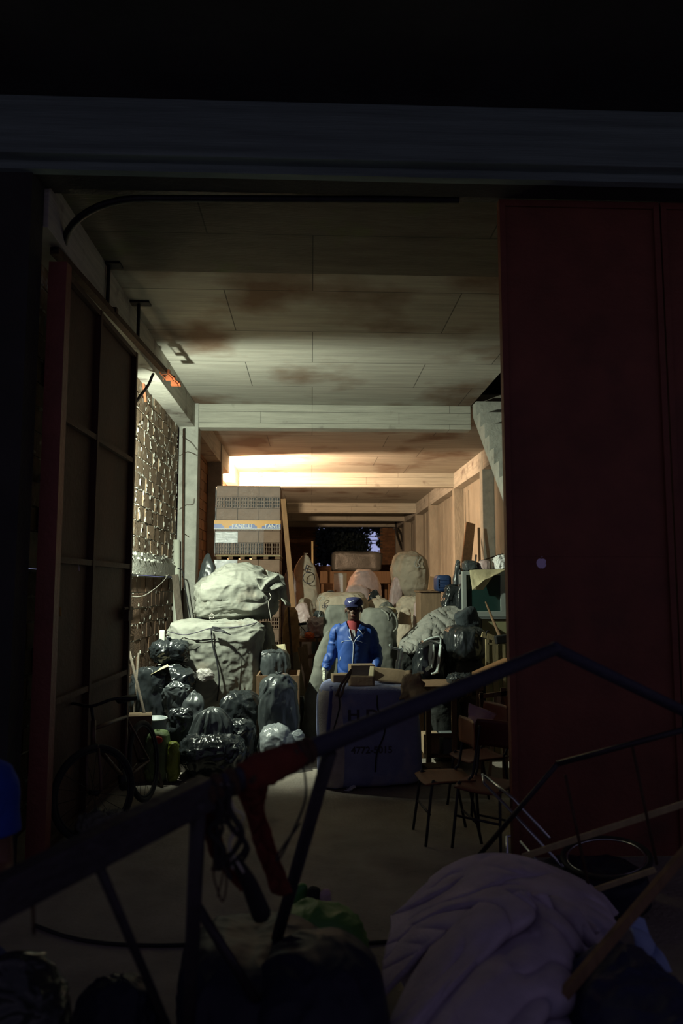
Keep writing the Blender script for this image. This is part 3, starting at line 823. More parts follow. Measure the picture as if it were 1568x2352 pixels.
# stretch film over the left side
def film(z0, z1, xa, xb, parent, seed, mat='film'):
    return sheet('stretch_film', None, None, [(xa, YP - .012, z0), (xb, YP - .01, z0), (xb, YP - .01, z1), (xa, YP - .012, z1)], .0015, mat, 40, 24, .007, 4, seed, parent=parent)
M('film_glare', (.9, .93, .95), .08, alpha=.75, bump=.5, bscale=8, stretch=(1, 1, 5), crease=10, spec=1)  # white, near-opaque film with the lamp's reflection put into its colour
film(zz(1196), zz(1118), pa - .02, pb, r1, 1)
film(zz(1272), zz(1214), pa - .02, pa + pw * .75, r1, 2)
film(zz(1247), zz(1221), pa - .01, C(546, 1230, YP).x, r1, 3, 'film_glare')
sheet('stretch_film', None, None, [(pa - .01, YP, zz(1278)), (pa - .012, YP + 1, zz(1278)), (pa - .012, YP + 1, zz(1117)), (pa - .01, YP, zz(1117))], .0015, 'film_glare', 20, 30, .012, 4, 6, parent=r1)
ztl = zz(1284.5) - .003
rows = []; z = ztl; kinds = 'shshshsh'
while z > .2:
    k = kinds[len(rows) % 8]; rows.append((k, z - .2, z)); z -= .2
rows = [q for q in rows if q[1] > .12]
r2 = brick_pallet('lower wrapped stack of hollow bricks, half hidden by white sacks', rows[::-1], 0)
zb2 = min(q[1] for q in rows)
bm = bmesh.new(); box2(bm, (pa, YP, zb2 - .03), (pb, YP + 1, zb2 - .002)); 
for k in range(3): box2(bm, (pa + k * (pw - .1) / 2, YP, 0), (pa + k * (pw - .1) / 2 + .1, YP + 1, zb2 - .03))
link('pallet', wmesh(bm, 'x', r2), 'wood_dark', r2)
film(ztl - .22, ztl - .01, pa - .02, C(545, 1300, YP).x, r2, 8, 'film_glare')
# unseen brick stack, added so its shadow darkens the left far bays
r = empty('brick_pallet', (-1.78, 19.4, 0), 'unseen stack of hollow bricks added by the left wall as a shadow blocker', 'bricks')
bm = bmesh.new(); z = .14
while z < 4.05:
    for k in range(3): box2(bm, (WL + .02 + k * .27, 18.9, z), (WL + .02 + k * .27 + .262, 19.9, z + .19))
    z += .2
link('brick_course', wmesh(bm, 'x', r), 'clay', r)
bm = bmesh.new(); box2(bm, (WL + .02, 18.9, 0), (WL + .82, 19.9, .135)); link('pallet', wmesh(bm, 'x', r), 'wood_dark', r)

# ================================================================== THINGS BY THE NEAR COLUMN
rod('drain_pipe', 'pale plastic pipe standing in front of the near concrete column', 'pipe', [C(405, 1240, 11.9), Vector((C(408, 1440, 11.9).x, 11.9, 0))], .055, M('pvc', (.55, .57, .48), .5, dirt=((.2, .19, .15), 4, .6)), n=14)
rod('rusty_pipe', 'thin rusty pipe running up the near concrete column', 'pipe', [Vector((C(422, 985, 11.98).x, 11.98, C(422, 985, 11.98).z)), Vector((C(421, 1440, 11.98).x, 11.98, 0))], .018, 'rust')
rod('black_cable', 'black cable hanging in a curve in front of the near column', 'cable', [C(408, 1305, 11.5), C(419, 1312, 11.5), C(425, 1350, 11.5), C(432, 1390, 11.5), C(438, 1430, 11.4), C(440, 1500, 11.4), Vector((C(440, 1500, 11.4).x, 11.4, .02))], .009, 'black_cord', smooth=6)
slab('split_plank', 'rough split plank leaning on the near concrete column', 'plank', C(402, 1320, 11.3), Vector((C(440, 1500, 10.9).x, 10.9, .03)), .10, .035, 'wood_grey', up=(0, 1, 0))
for i, pts in enumerate(([(418, 1003), (440, 1018), (452, 1034)], [(410, 1048), (430, 1038), (452, 1046)], [(411, 1170), (425, 1160), (442, 1158), (446, 1144)], [(422, 1225), (434, 1233)])):
    rod('tie_wire', ['twisted wire end near the top of the near column', 'thin wire looped across the upper half of the near column', 'curled wire halfway down the near column', 'short wire stub low on the near column'][i], 'wire', [C(x, y, 12.0) for x, y in pts], .004, 'rust', smooth=5, group='wires on the near column')
rod('looped_rope', 'pale rope looped along the lower block wall', 'rope', [CX(x, y, WL + .05) for x, y in ((287, 1361), (300, 1369), (315, 1371), (333, 1367), (350, 1356), (372, 1338), (388, 1318))], .006, 'string', smooth=6)
bm = bmesh.new(); add_box(bm, (C(372, 1460, 9.7).x, 9.7, C(372, 1447, 9.7).z / 2 + .002), (.075, .05, C(372, 1447, 9.7).z), None, .02); link('white_board', wmesh(bm), M('whiteboard', (.62, .64, .58), .6), None, label='upright white board with a rounded corner beside the big left sack', category='board')
for i, (a, b) in enumerate((((297, 1497, 7.9), (362, 1700)), ((288, 1480, 7.75), (296, 1660)), ((318, 1500, 7.95), (300, 1655)))):
    A = C(*a); B = FL(b[0], b[1]) if i == 0 else Vector((C(b[0], b[1], 7.5).x, 7.5, .01))
    if i == 0: B = Vector((C(375, 1710, 7.2).x, 7.2, .01))
    rod('wooden_stick', ['long wooden broom stick leaning across the black bags', 'thin stick upright beside the gate edge', 'thin stick leaning between the gate and the broom stick'][i], 'stick', [A, B], (.014, .010, .010)[i], 'wood_grey')

# ================================================================== LEFT PILE
cl = dict(nu=130, nv=90)
bag('woven_sack', 'huge pale woven sack bulging above black bags, seam down its front', 'sack', (384, 601), (1422, 1690), 9.35, 'raffia', d=1.1, floor=True, e1=.22, e2=.36, amp=.10, freq=5.2, lump=.05, seed=3,
    rot=.12, prof=[(0, .80), (.35, .93), (.8, .98), (1, 1.0)], stretch=(1, 1, 1.5), **cl)
o = bag('woven_sack', 'big pale sack slumped on top of the huge woven sack', 'sack', (447, 640), (1299, 1428), 9.75, 'raffia', d=1.1, z0=1.40, e1=.58, e2=.7, amp=.13, freq=4.2, lump=.08, seed=7,
    prof=[(0, .90), (.25, 1.0), (.6, 1.0), (1, .62)], stretch=(.55, .55, 2.4), rot=.2, **cl)
rod('sack_seam', 'dark cord hanging down the front of the huge woven sack', 'cord', [C(485, 1444, 8.76), C(488, 1480, 8.75), C(498, 1520, 8.74), C(503, 1565, 8.75), C(499, 1610, 8.8)], .009, 'black_cord', smooth=6)
sheet('sack_strap', 'dark lifting strap folded on the rim of the huge sack', 'strap', [C(486, 1438, 8.72), C(488, 1447, 8.70), C(530, 1458, 8.70), C(500, 1440, 8.72)], .012, 'black_cord', 10, 6, .02, 9, 2)
# torn flap and folded mouth of the upper sack
sheet('sack_flap', 'grey folded mouth of the slumped upper sack, right side', 'flap', [C(585, 1330, 9.25), C(640, 1322, 9.3), C(652, 1350, 9.35), C(600, 1362, 9.2)], .02, 'raffia', 24, 16, .09, 5, 4)
sheet('sack_flap', 'long pale fold hanging off the right end of the upper sack', 'flap', [C(610, 1310, 9.35), C(648, 1322, 9.45), C(664, 1392, 9.5), C(652, 1392, 9.4)], .015, 'raffia', 16, 22, .05, 5, 6)
rod('tie_string', 'white string dangling from the folded mouth of the upper sack', 'string', [C(618, 1362, 9.15), C(622, 1372, 9.12), C(616, 1385, 9.12), C(620, 1410, 9.12), C(622, 1425, 9.12)], .0035, 'string', smooth=6)
rod('tie_string', 'frayed knot of string between the two big sacks', 'string', [C(480, 1414, 8.95), C(486, 1410, 8.9), C(492, 1414, 8.9), C(488, 1420, 8.9), C(481, 1418, 8.92), C(484, 1426, 8.92)], .004, 'string', smooth=6)
rod('tie_string', 'rope stitching running across the top edge of the huge sack', 'string', [C(x, y, 8.72) for x, y in ((385, 1450), (420, 1458), (450, 1453), (480, 1444), (520, 1442), (560, 1438), (590, 1430))], .006, 'ink', smooth=4)
bag('woven_sack', 'pale sack bulging out behind the right side of the huge sack', 'sack', (588, 632), (1428, 1500), 9.9, 'raffia', floor=True, seed=12, amp=.07, d=.6)
bag('clear_plastic_wad', 'crumpled shiny plastic stuck to the middle of the huge sack', 'plastic', (448, 492), (1536, 1566), 8.7, M('foil', (.35, .33, .31), .2, bump=.8, bscale=25, crease=20), d=.12, seed=14, amp=.25, e1=.8, e2=.9)
bag('garbage_bag', 'dark bag perched high beside the column at the wrapped bricks', 'bag', (452, 502), (1270, 1330), 11.6, 'grey_bag', floor=True, seed=15, prof=[(0, 1), (.7, 1), (.9, .85), (1, .4)], amp=.09)
sheet('cardboard_piece', 'piece of cardboard lying on the slumped upper sack', 'cardboard', [C(544, 1302, 9.95), C(574, 1303, 9.9), C(576, 1292, 10.1), C(550, 1295, 10.1)], .01, 'card_pale', 6, 6, .015, 4, 3)

B = lambda label, px, py, Y, **k: bag('garbage_bag', label, 'bag', (px[0] - 5, px[1] + 5), (py[0] - 3, py[1]), Y, k.pop('mat', 'black_bag'), **k)
tb = dict(prof=[(0, .9), (.3, 1), (.62, .86), (.82, .42), (.92, .22), (1, .34)], tied=.25)
B('shiny black bag crowning the left heap, twisted open mouth on top', (350, 430), (1473, 1548), 8.55, z0=1.0, seed=21, amp=.22, freq=3.5, rot=.4, e1=.75, e2=.9, knot=.10)
B('long black bag sloping across the heap under the crowning bag', (338, 446), (1530, 1600), 8.5, z0=.62, seed=22, amp=.2, freq=4, stretch=(.6, 1, 1.6), e1=.8)
B('large matte black bag against the block wall on the left', (300, 385), (1535, 1660), 8.35, floor=True, seed=23, amp=.12, freq=2.5, e1=.6)
B('dark grey green bag glinting in the middle of the left heap', (375, 436), (1570, 1632), 8.3, z0=.45, seed=24, amp=.2, freq=4, mat='grey_bag')
B('dark grey bag pointed like a tent in the left heap', (405, 484), (1584, 1700), 8.2, floor=True, seed=25, amp=.13, freq=3, mat='grey_bag', e1=.8, prof=[(0, 1), (.45, .95), (.8, .66), (1, .25)])
B('black bag at the foot of the heap beside the food sack', (384, 440), (1628, 1716), 7.95, floor=True, seed=26, amp=.2, freq=3.5)
B('black bag wedged upright below the huge sack seam', (505, 594), (1591, 1700), 8.35, floor=True, seed=27, amp=.17, freq=3.5, e1=.6)
B('round grey bag with pleats gathered to its centre, front of heap', (442, 528), (1629, 1722), 7.75, mat='grey_bag', floor=True, seed=28, amp=.05, freq=3, e1=.85, e2=1, tied=.16)
B('flat black bag spread at the very foot of the left heap', (412, 562), (1688, 1752), 7.62, floor=True, seed=29, amp=.2, freq=4, e1=.8)
B('small black bag tucked right of the round pleated bag', (518, 582), (1655, 1712), 7.9, floor=True, seed=30, amp=.2, freq=4)
B('tall knotted bag standing beside the aisle, right of the heap', (597, 685), (1552, 1690), 8.1, floor=True, seed=31, mat='grey_bag', amp=.11, freq=3.2, e1=.42, e2=.6, prof=[(0, .9), (.5, 1), (.85, .92), (1, .7)], knot=.07)
B('small bag streaked with stretch marks behind the knotted bag', (600, 660), (1494, 1562), 9.0, z0=.55, seed=32, mat='grey_bag', amp=.14, freq=4, stretch=(1, 1, .5))
r = bag('plastic_sheet', 'crumpled clear plastic bag lying on the floor by the aisle', 'plastic', (594, 672), (1664, 1708), 7.9, 'white_bag', d=.45, floor=True, seed=33, amp=.14, freq=3, e1=.8)
bag('plastic_sheet', 'rolled tail of clear plastic on the floor by the aisle', 'plastic', (655, 702), (1676, 1704), 7.95, 'white_bag', d=.2, floor=True, seed=34, amp=.12, freq=3, e1=.7)
# crate behind the knotted bag
a = C(648, 1600, 8.75)
r = empty('wooden_crate', (a.x, 8.75, 0), 'open wooden crate standing behind the tall knotted bag', 'crate')
zt_c = C(640, 1552, 8.45).z
for (q0, q1) in (((a.x - .28, 8.45, 0), (a.x + .20, 8.47, zt_c)), ((a.x - .28, 9.0, 0), (a.x + .20, 9.02, zt_c)), ((a.x - .28, 8.47, 0), (a.x - .26, 9.0, zt_c)), ((a.x + .17, 8.47, 0), (a.x + .2, 9.0, zt_c))):
    bm = bmesh.new(); box2(bm, q0, q1); link('side_board', wmesh(bm, 'x', r), 'wood_dark', r)
sheet('card_strip', 'pale strip of card sticking out of the left heap', 'card', [C(346, 1549, 8.2), C(388, 1530, 8.22), C(384, 1525, 8.45), C(350, 1543, 8.4)], .006, 'card_pale', 6, 4, .004)
# cardboard box, bucket, printed food sack
carton('cardboard_box', 'worn cardboard box beside the bicycle at the left heap', Vector((C(322, 1660, 7.5).x, 7.5, 0)), (.22, .22, C(322, 1640, 7.5).z), .2, 'card_dark', cat='box')
p = Vector((C(352, 1690, 7.75).x, 7.75, 0)); r = empty('bucket', p, 'grey bucket with a pale rim behind the printed food sack', 'bucket')
hb = C(352, 1650, 7.75).z; bm = bmesh.new()
ring = []
for t, rr in ((0, .10), (hb, .13), (hb, .122), (.02, .095), (.02, .001)):
    ring.append([bm.verts.new(p + Vector((rr * cos(2 * pi * k / 24), rr * sin(2 * pi * k / 24), t))) for k in range(24)])
for u, v in zip(ring, ring[1:]):
    for k in range(24): bm.faces.new((u[k], u[(k + 1) % 24], v[(k + 1) % 24], v[k]))
link('bucket_body', wmesh(bm, 'x', r), M('grey_plastic', (.22, .25, .26), .5), r, smooth=True)
bm = bmesh.new(); add_tube(bm, [p + Vector((.132 * cos(2 * pi * k / 24), .132 * sin(2 * pi * k / 24), hb)) for k in range(24)], .007, 6, closed=True); link('rim', wmesh(bm, 'x', r), M('pale_rim', (.5, .55, .52), .5), r, smooth=True)
r = bag('food_sack', 'green printed food sack with a red tomato picture', 'sack', (335, 388), (1678, 1752), 7.45, M('green_print', (.17, .24, .10), .6, var=.3, vscale=6, bump=.2), d=.2, floor=True, seed=40, e1=.4, e2=.5, amp=.08, knot=.03)
bm = bmesh.new(); p = C(361, 1700, 7.32); add_sphere(bm, p, (.052, .012, .036)); link('tomato_print', wmesh(bm, 'x', r), M('tomato', (.42, .03, .02), .5), r, smooth=True)
bag('yellow_green_bag', 'yellow green plastic bag on the floor beside the food sack', 'bag', (384, 412), (1702, 1748), 7.4, M('lime', (.20, .24, .03), .5, bump=.3, crease=9), d=.15, floor=True, seed=41, amp=.25)
sheet('paper_scrap', 'pale card scrap on the floor in front of the black bags', 'scrap', [FL(402, 1712, .01), FL(432, 1718, .01), FL(420, 1738, .01), FL(408, 1728, .01)], .004, 'card_pale', 5, 5, .004)
# ================================================================== CENTRE: LEANING PLANKS, SACKS, PLASTIC
for i, (a, b, w, m) in enumerate((((650, 1146), (693, 1590), .085, 'wood'), ((656, 1148), (684, 1575), .03, 'wood_pale'))):
    A = C(*a, 12.86 + .06 * i); Bp = C(b[0], b[1], 12.55 + .1 * i); Bp.z = .02
    slab('leaning_plank', ['wide reddish plank leaning on the right edge of the wrapped bricks', 'narrow pale lath leaning behind the wide reddish plank'][i], 'plank', A, Bp, w, .035, m, up=(0, 1, 0), group='planks beside the wrapped bricks')
K = lambda label, px, py, Y, mat, **k: bag(k.pop('name', 'woven_sack'), label, k.pop('cat', 'sack'), px, py, Y, mat, floor=k.pop('floor', True), **k)
r = K('tall narrow woven sack with printed letters, behind the pink bags', (671, 736), (1273, 1400), 14.6, 'raffia_warm', seed=50, e1=.6, prof=[(0, 1), (.7, 1), (.88, .85), (1, .62)], amp=.07, lean=(0, -.03), knot=.07, stretch=(1, 1, .5))
c = C(701, 1302, 14.3)
text_on('print', 'E', .20, C(697, 1312, 14.33), (.94, 0, -.25), (.25, -.1, .96), 'ink', r)
bm = bmesh.new(); q = C(709, 1327, 14.15); add_tube(bm, [q + Vector((.11 * cos(t * pi / 8), 0, .11 * sin(t * pi / 8))) for t in range(16)], .008, 5, closed=True)
link('print', wmesh(bm, 'x', r), 'ink', r)
K('bright white plastic bag squeezed beside the leaning planks', (646, 682), (1308, 1392), 13.9, 'pink_bag', name='plastic_bag', cat='bag', seed=51, amp=.14, e1=.75)
K('brown sack lying low behind the white plastic bag', (676, 722), (1375, 1420), 13.6, 'raffia_warm', seed=52, amp=.1)
K('pink tinted plastic bag below the tall printed sack', (666, 719), (1384, 1440), 12.4, 'pink_bag', name='plastic_bag', cat='bag', seed=53, amp=.16, e1=.8)
K('grey plastic bag glinting on the heap of white plastic', (716, 748), (1402, 1432), 12.0, 'grey_bag', name='plastic_bag', cat='bag', seed=54, amp=.2)
# sorting table with white plastic waste
ty = 11.3; tz = C(715, 1463, ty).z; ta = C(684, 1460, ty).x; tb_ = C(752, 1460, ty).x
r = empty('sorting_table', ((ta + tb_) / 2, ty, 0), 'low orange brown table carrying a heap of white plastic waste', 'table')
bm = bmesh.new(); box2(bm, (ta, ty - .3, tz - .05), (tb_, ty + .4, tz), .006); link('table_top', wmesh(bm, 'x', r), 'wood', r)
for x in (ta + .04, tb_ - .04):
    for y in (ty - .25, ty + .33):
        bm = bmesh.new(); add_tube(bm, [(x, y, tz - .05), (x + (.05 if x > -.1 else -.05), y, 0)], .018, 8); link('leg', wmesh(bm, 'x', r), 'wood_dark', r)
bm = bmesh.new(); beam(bm, (ta, ty - .25, tz - .3), (tb_, ty - .25, tz - .22), .03, .05); link('stretcher', wmesh(bm, 'x', r), 'wood_dark', r)
for i, (px, py, m, lb) in enumerate((((690, 722), (1430, 1464), 'white_plastic', 'white plastic waste heaped at the left of the sorting table'), ((708, 748), (1418, 1464), 'pink_bag', 'peach tinted plastic waste heaped at the right of the sorting table'), ((700, 722), (1452, 1466), 'orange_plastic', 'orange plastic wad on the front edge of the sorting table'))):
    M('white_plastic', (.72, .72, .7), .4, bump=.5, crease=14, bscale=20); M('orange_plastic', (.75, .13, .02), .5, bump=.4, crease=14)
    bag('plastic_waste', lb, 'plastic', px, py, 11.25 - .1 * i, m, z0=tz + .002, seed=60 + i, amp=.3, freq=5, d=.35)
slab('blue_strip', 'small bright blue strip on the sorting table', 'strip', C(700, 1452, 11.0), C(708, 1449, 11.0), .04, .01, M('sky_blue', (.05, .3, .7), .5))
r = empty('hand_saw', C(695, 1432, 10.6), 'black handled tool sticking out beside the brown sack', 'tool')
bm = bmesh.new(); beam(bm, C(685, 1434, 10.6), C(704, 1432, 10.6), .05, .035, bevel=.01); link('handle', wmesh(bm, 'x', r), 'black', r, smooth=False)
bm = bmesh.new(); beam(bm, C(689, 1437, 10.6), C(701, 1450, 10.6), .03, .01); link('blade', wmesh(bm, 'x', r), 'dark_steel', r)
M('brown_cloth', (.42, .22, .09), .85, var=.3, vscale=4, bump=.4, bscale=30)
K('orange brown sack standing between the planks and the table', (648, 688), (1394, 1560), 10.8, 'brown_cloth', seed=56, amp=.15, freq=3)
sheet('label_card', 'pale yellow card with faint print behind the stretched dark bag', 'card', [C(628, 1516, 9.45), C(662, 1511, 9.45), C(654, 1479, 9.5), C(624, 1482, 9.5)], .008, 'card_pale', 6, 6, .006)
for i, (a, b, w, m) in enumerate((((662, 1395, 10.3), (682, 1570, 9.9), .03, 'rust'), ((700, 1480, 10.6), (712, 1590, 10.2), .07, 'wood_dark'), ((742, 1470, 10.8), (716, 1605, 10.0), .05, 'wood'), ((672, 1500, 10.2), (706, 1590, 9.8), .14, 'card_dark'), ((690, 1486, 10.5), (738, 1560, 10.2), .09, 'wood_dark'), ((728, 1466, 10.4), (724, 1580, 10.0), .03, 'rust'))):
    A = C(*a); Bp = C(*b); Bp.z = .02
    slab('scrap_board', ['rusty bar leaning left of the brown boards', 'dark upright board under the sorting table', 'reddish lath leaning against the tall grey sack', 'wide dark board leaning across the clutter', 'dark plank slanting down under the table', 'thin rusty bar under the right end of the table'][i], 'board', A, Bp, w, .02, m, up=(0, 1, 0), group=None)
sheet('paper_scrap', 'small pale paper lying on the floor of the aisle', 'paper', [FL(682, 1584, .01), FL(697, 1583, .01), FL(694, 1576, .01), FL(682, 1576, .01)], .004, 'card_pale', 4, 4, .003)
K('small black lump on the aisle floor beside the knotted bag', (684, 702), (1597, 1618), 9.6, 'black_bag', name='garbage_bag', cat='bag', seed=58, d=.15)
sheet('paper_scrap', 'pale plate of card on the floor beside the marked big sack', 'paper', [FL(716, 1618, .01), FL(738, 1620, .01), FL(738, 1611, .01), FL(718, 1611, .01)], .006, 'card_pale', 4, 4, .003)

# sacks around the man
K('tall smooth grey sack leaning to the right behind the man', (706, 768), (1446, 1612), 9.15, 'raffia_dark', seed=62, e1=.6, prof=[(0, .92), (.3, 1), (.7, .8), (1, .42)], amp=.05, lean=(0, .16), nu=100)
K('big grey green sack with squared shoulders left of the man', (742, 806), (1388, 1560), 9.9, 'raffia_dark', seed=63, e1=.35, e2=.5, amp=.07)
r = K('big grey green sack with a lifting strap right of the man', (826, 908), (1397, 1560), 9.6, 'raffia_dark', seed=64, e1=.32, e2=.45, amp=.09, d=.8,
      tail=([C(876, 1400, 9.25), C(890, 1412, 9.15), C(893, 1425, 9.12), C(900, 1408, 9.18), C(910, 1420, 9.15), C(912, 1440, 9.14), C(903, 1452, 9.14)], .012, 'raffia_dark'))
r = K('long beige woven sack lying behind the man with faint lettering', (727, 846), (1363, 1470), 12.4, 'raffia_warm', seed=65, e1=.38, e2=.5, amp=.09, d=.9,
      tail=([C(735, 1385, 11.9), C(729, 1375, 11.9), C(738, 1370, 11.88), C(745, 1374, 11.88), C(735, 1380, 11.9), C(733, 1395, 11.9), C(735, 1412, 11.92)], .006, 'string'))
text_on('print', 'den', .115, C(738, 1397, 11.93), (1, 0, 0), (0, 0, 1), 'ink', r)
K('beige woven sack lying to the right of the cap, further back', (835, 906), (1372, 1470), 12.6, 'raffia_warm', seed=66, e1=.5, amp=.1, knot=.1)
K('pinkish woven sack bulging under the tall tied sack', (905, 972), (1368, 1470), 12.3, 'raffia_warm', seed=67, amp=.17, freq=4)
K('pink shiny plastic beside the wooden cabinet', (948, 972), (1374, 1410), 11.7, 'pink_bag', name='plastic_bag', cat='bag', seed=68, amp=.25)
K('dark cloth bundle lying behind the strapped sack', (864, 914), (1384, 1412), 11.2, 'raffia_dark', seed=69, amp=.2, name='cloth_bundle', cat='cloth')
bag('paper_waste', 'pale green paper scraps under the dark cloth bundle', 'paper', (868, 908), (1394, 1408), 10.7, 'card_pale', seed=70, amp=.3, d=.3, z0=C(890, 1412, 10.7).z)
K('narrow wrinkled pinkish sack standing right of the strapped sack', (908, 942), (1396, 1500), 10.9, 'raffia_warm', seed=71, amp=.15, stretch=(1, 1, 2.2), lean=(0, .05))
K('black plastic scrap draped beneath the pink dome of plastic', (838, 884), (1354, 1376), 13.2, 'black_bag', name='garbage_bag', cat='bag', seed=72, amp=.2, e1=.9)
K('large pink translucent dome of bagged plastic in the middle distance', (793, 876), (1306, 1390), 15.2, 'pink_bag', name='plastic_bag', cat='bag', seed=73, amp=.05, e1=.62, e2=1, d=1.0, nu=110, nv=80)
K('smaller pink plastic bulge in front of the large pink dome', (782, 856), (1341, 1390), 14.4, 'pink_bag', name='plastic_bag', cat='bag', seed=74, amp=.07, e1=.7)
K('dark bag peeping out left of the pink domes', (742, 775), (1357, 1390), 14.2, 'grey_bag', name='garbage_bag', cat='bag', seed=75, amp=.15)
a = C(767, 1316, 15.8); b = C(796, 1358, 15.8)
r = empty('wrapped_carton', (a.x, 15.8, 0), 'upright carton in glaring stretch film left of the pink dome', 'carton')
bm = bmesh.new(); box2(bm, (a.x, 15.75, 0), (b.x, 16.3, a.z), .01); link('box_body', wmesh(bm, 'x', r), 'card', r)
sheet('stretch_film', None, None, [(a.x - .01, 15.74, .3), (a.x + .19, 15.74, .3), (a.x + .19, 15.74, a.z), (a.x - .01, 15.74, a.z)], .002, 'film_glare', 14, 30, .02, 4, 5, parent=r)
r = K('fat tall tied beige sack with a stained belly on the right', (897, 984), (1270, 1374), 14.6, 'raffia_warm', floor=False, seed=76, e1=.5, e2=.8, amp=.08, d=1.0, prof=[(0, .72), (.25, .95), (.6, 1), (.88, .9), (1, .72)], nu=110, nv=80,
      tail=([C(958, 1280, 14.05), C(952, 1295, 13.98), C(956, 1303, 13.96), C(964, 1300, 13.96), C(960, 1292, 13.97), C(966, 1280, 14.02)], .012, 'string'), tied=.06)
K('dark open mouth of a bag behind the fat tied sack', (907, 934), (1268, 1300), 15.0, 'black_bag', name='garbage_bag', cat='bag', seed=77, z0=1.7, floor=False)
K('slim pink sack leaning at the left of the fat tied sack', (884, 914), (1325, 1384), 14.3, 'pink_bag', name='plastic_bag', cat='bag', seed=78, amp=.14, lean=(0, .12))
K('broad sack under the fat tied sack', (880, 992), (1372, 1500), 14.7, 'raffia_warm', seed=79, amp=.09, d=1.2, e1=.4)
# platform with a wrapped bale near the rear window
ya = 28.0; a = C(735, 1312, ya); b = C(897, 1312, ya)
r = empty('timber_platform', ((a.x + b.x) / 2, ya, 0), 'orange brown timber platform below the rear window', 'platform')
bm = bmesh.new(); box2(bm, (a.x, ya, C(800, 1340, ya).z), (b.x, ya + .05, a.z), .01); box2(bm, (a.x, ya + .05, a.z - .06), (b.x, ya + 1.4, a.z)); link('front_board', wmesh(bm, 'x', r), 'wood_dark', r)
for x in (a.x + .05, b.x - .1):
    for y in (ya + .1, ya + 1.3):
        bm = bmesh.new(); box2(bm, (x, y, 0), (x + .09, y + .09, a.z - .06)); link('leg', wmesh(bm, 'x', r), 'wood_dark', r)
bag('wrapped_bale', 'long grey bale wrapped in plastic lying below the rear window', 'bale', (760, 874), (1268, 1313), 28.6, M('bale', (.13, .13, .12), .35, var=.4, vscale=3, bump=.4, crease=5), d=1.1, seed=80, e1=.25, e2=.3, amp=.08, z0=a.z)
rod('thin_post', 'thin pale post standing in the dark left of the rear window', 'post', [C(717, 1243, 25), Vector((C(719, 1243, 25).x, 25, 0))], .035, 'wood_pale')
for i, pts in enumerate(([(908, 1197), (910, 1225), (916, 1245), (922, 1262)], [(909, 1197), (913, 1215), (921, 1230), (923, 1245)])):
    rod('hanging_cable', ['longer black cable hanging on the rear brick pier', 'shorter black cable hanging on the rear brick pier'][i], 'cable', [C(x, y, 32.9) for x, y in pts], .03, 'black', smooth=6)

# ================================================================== THE MAN
M('skin', (.10, .055, .035), .55, var=.1, vscale=20); M('glove', (.50, .52, .42), .9)
M('jacket', (.022, .075, .30), .55, var=.12, vscale=5, bump=.3, bscale=7, bdist=.03); M('piping', (.7, .75, .8), .6)
M('cap', (.018, .022, .09), .8, bump=.2, bscale=90); M('red_shirt', (.24, .03, .035), .85); M('white_shirt', (.65, .66, .66), .85)
M('trousers', (.28, .28, .27), .9, bump=.3, bscale=60); M('shoe', (.03, .03, .035), .6); M('eye_shaded', (.28, .26, .24), .3); M('hair', (.01, .009, .008), .8)  # eye whites greyed: shade under the cap put into their colour
M('lips', (.14, .055, .045), .5)
MX = C(812, 1372, 8.3).x
man = empty('person', (MX, 8.3, 0), 'man in a blue zip jacket and dark cap standing behind the marked sack', 'person')
man.rotation_euler = (0, 0, -.10)
def put(name, me, mat, smooth=True, parent=man, **kw):
    return link(name, me, mat, parent, smooth=smooth, **kw)
def mesh_of(bm):
    me = bpy.data.meshes.new('m'); bm.to_mesh(me); bm.free(); return me
# body: head, neck, trunk, arms, legs as one surface
bm = bmesh.new()
add_loft(bm, [(0, 0, .86, .15, .10), (0, 0, .95, .165, .115), (0, .0, 1.10, .14, .10), (0, .0, 1.28, .17, .115), (0, .01, 1.40, .17, .095), (0, .012, 1.465, .075, .065), (0, .0, 1.50, .060, .064), (0, -.01, 1.56, .058, .064)])
add_sphere(bm, (0, .008, 1.655), (.077, .098, .095)); add_sphere(bm, (0, -.020, 1.59), (.060, .074, .072)); add_sphere(bm, (0, -.055, 1.545), (.036, .032, .026))
add_tube(bm, [(0, -.098, 1.655), (0, -.112, 1.63), (0, -.124, 1.610), (0, -.108, 1.597)], [.007, .010, .016, .012], 10, smooth=3)
for s in (-1, 1):
    add_sphere(bm, (s * .014, -.106, 1.603), .0105, 10, 8)
    add_sphere(bm, (s * .032, -.088, 1.665), (.024, .012, .009), 12, 8)      # brow
    add_sphere(bm, (s * .043, -.064, 1.612), (.020, .018, .020), 12, 8)      # cheek
    add_sphere(bm, (s * .082, .006, 1.625), (.009, .020, .032), 12, 8)       # ear
add_sphere(bm, (0, -.094, 1.566), (.026, .013, .008), 12, 8); add_sphere(bm, (0, -.090, 1.578), (.027, .013, .007), 12, 8)
def arm(bm, sh, el, wr, r=(.052, .045, .040, .042, .036, .026)):
    sh, el, wr = Vector(sh), Vector(el), Vector(wr)
    add_tube(bm, [sh, sh.lerp(el, .5), el, el.lerp(wr, .3), el.lerp(wr, .7), wr], list(r), 14, smooth=3)
ARM_R = ((-.175, .01, 1.41), (-.250, .03, 1.13), (-.315, -.06, .965))
ARM_L = ((.175, .01, 1.40), (.255, .03, 1.13), (.245, -.12, .955))
arm(bm, *ARM_R); arm(bm, *ARM_L)
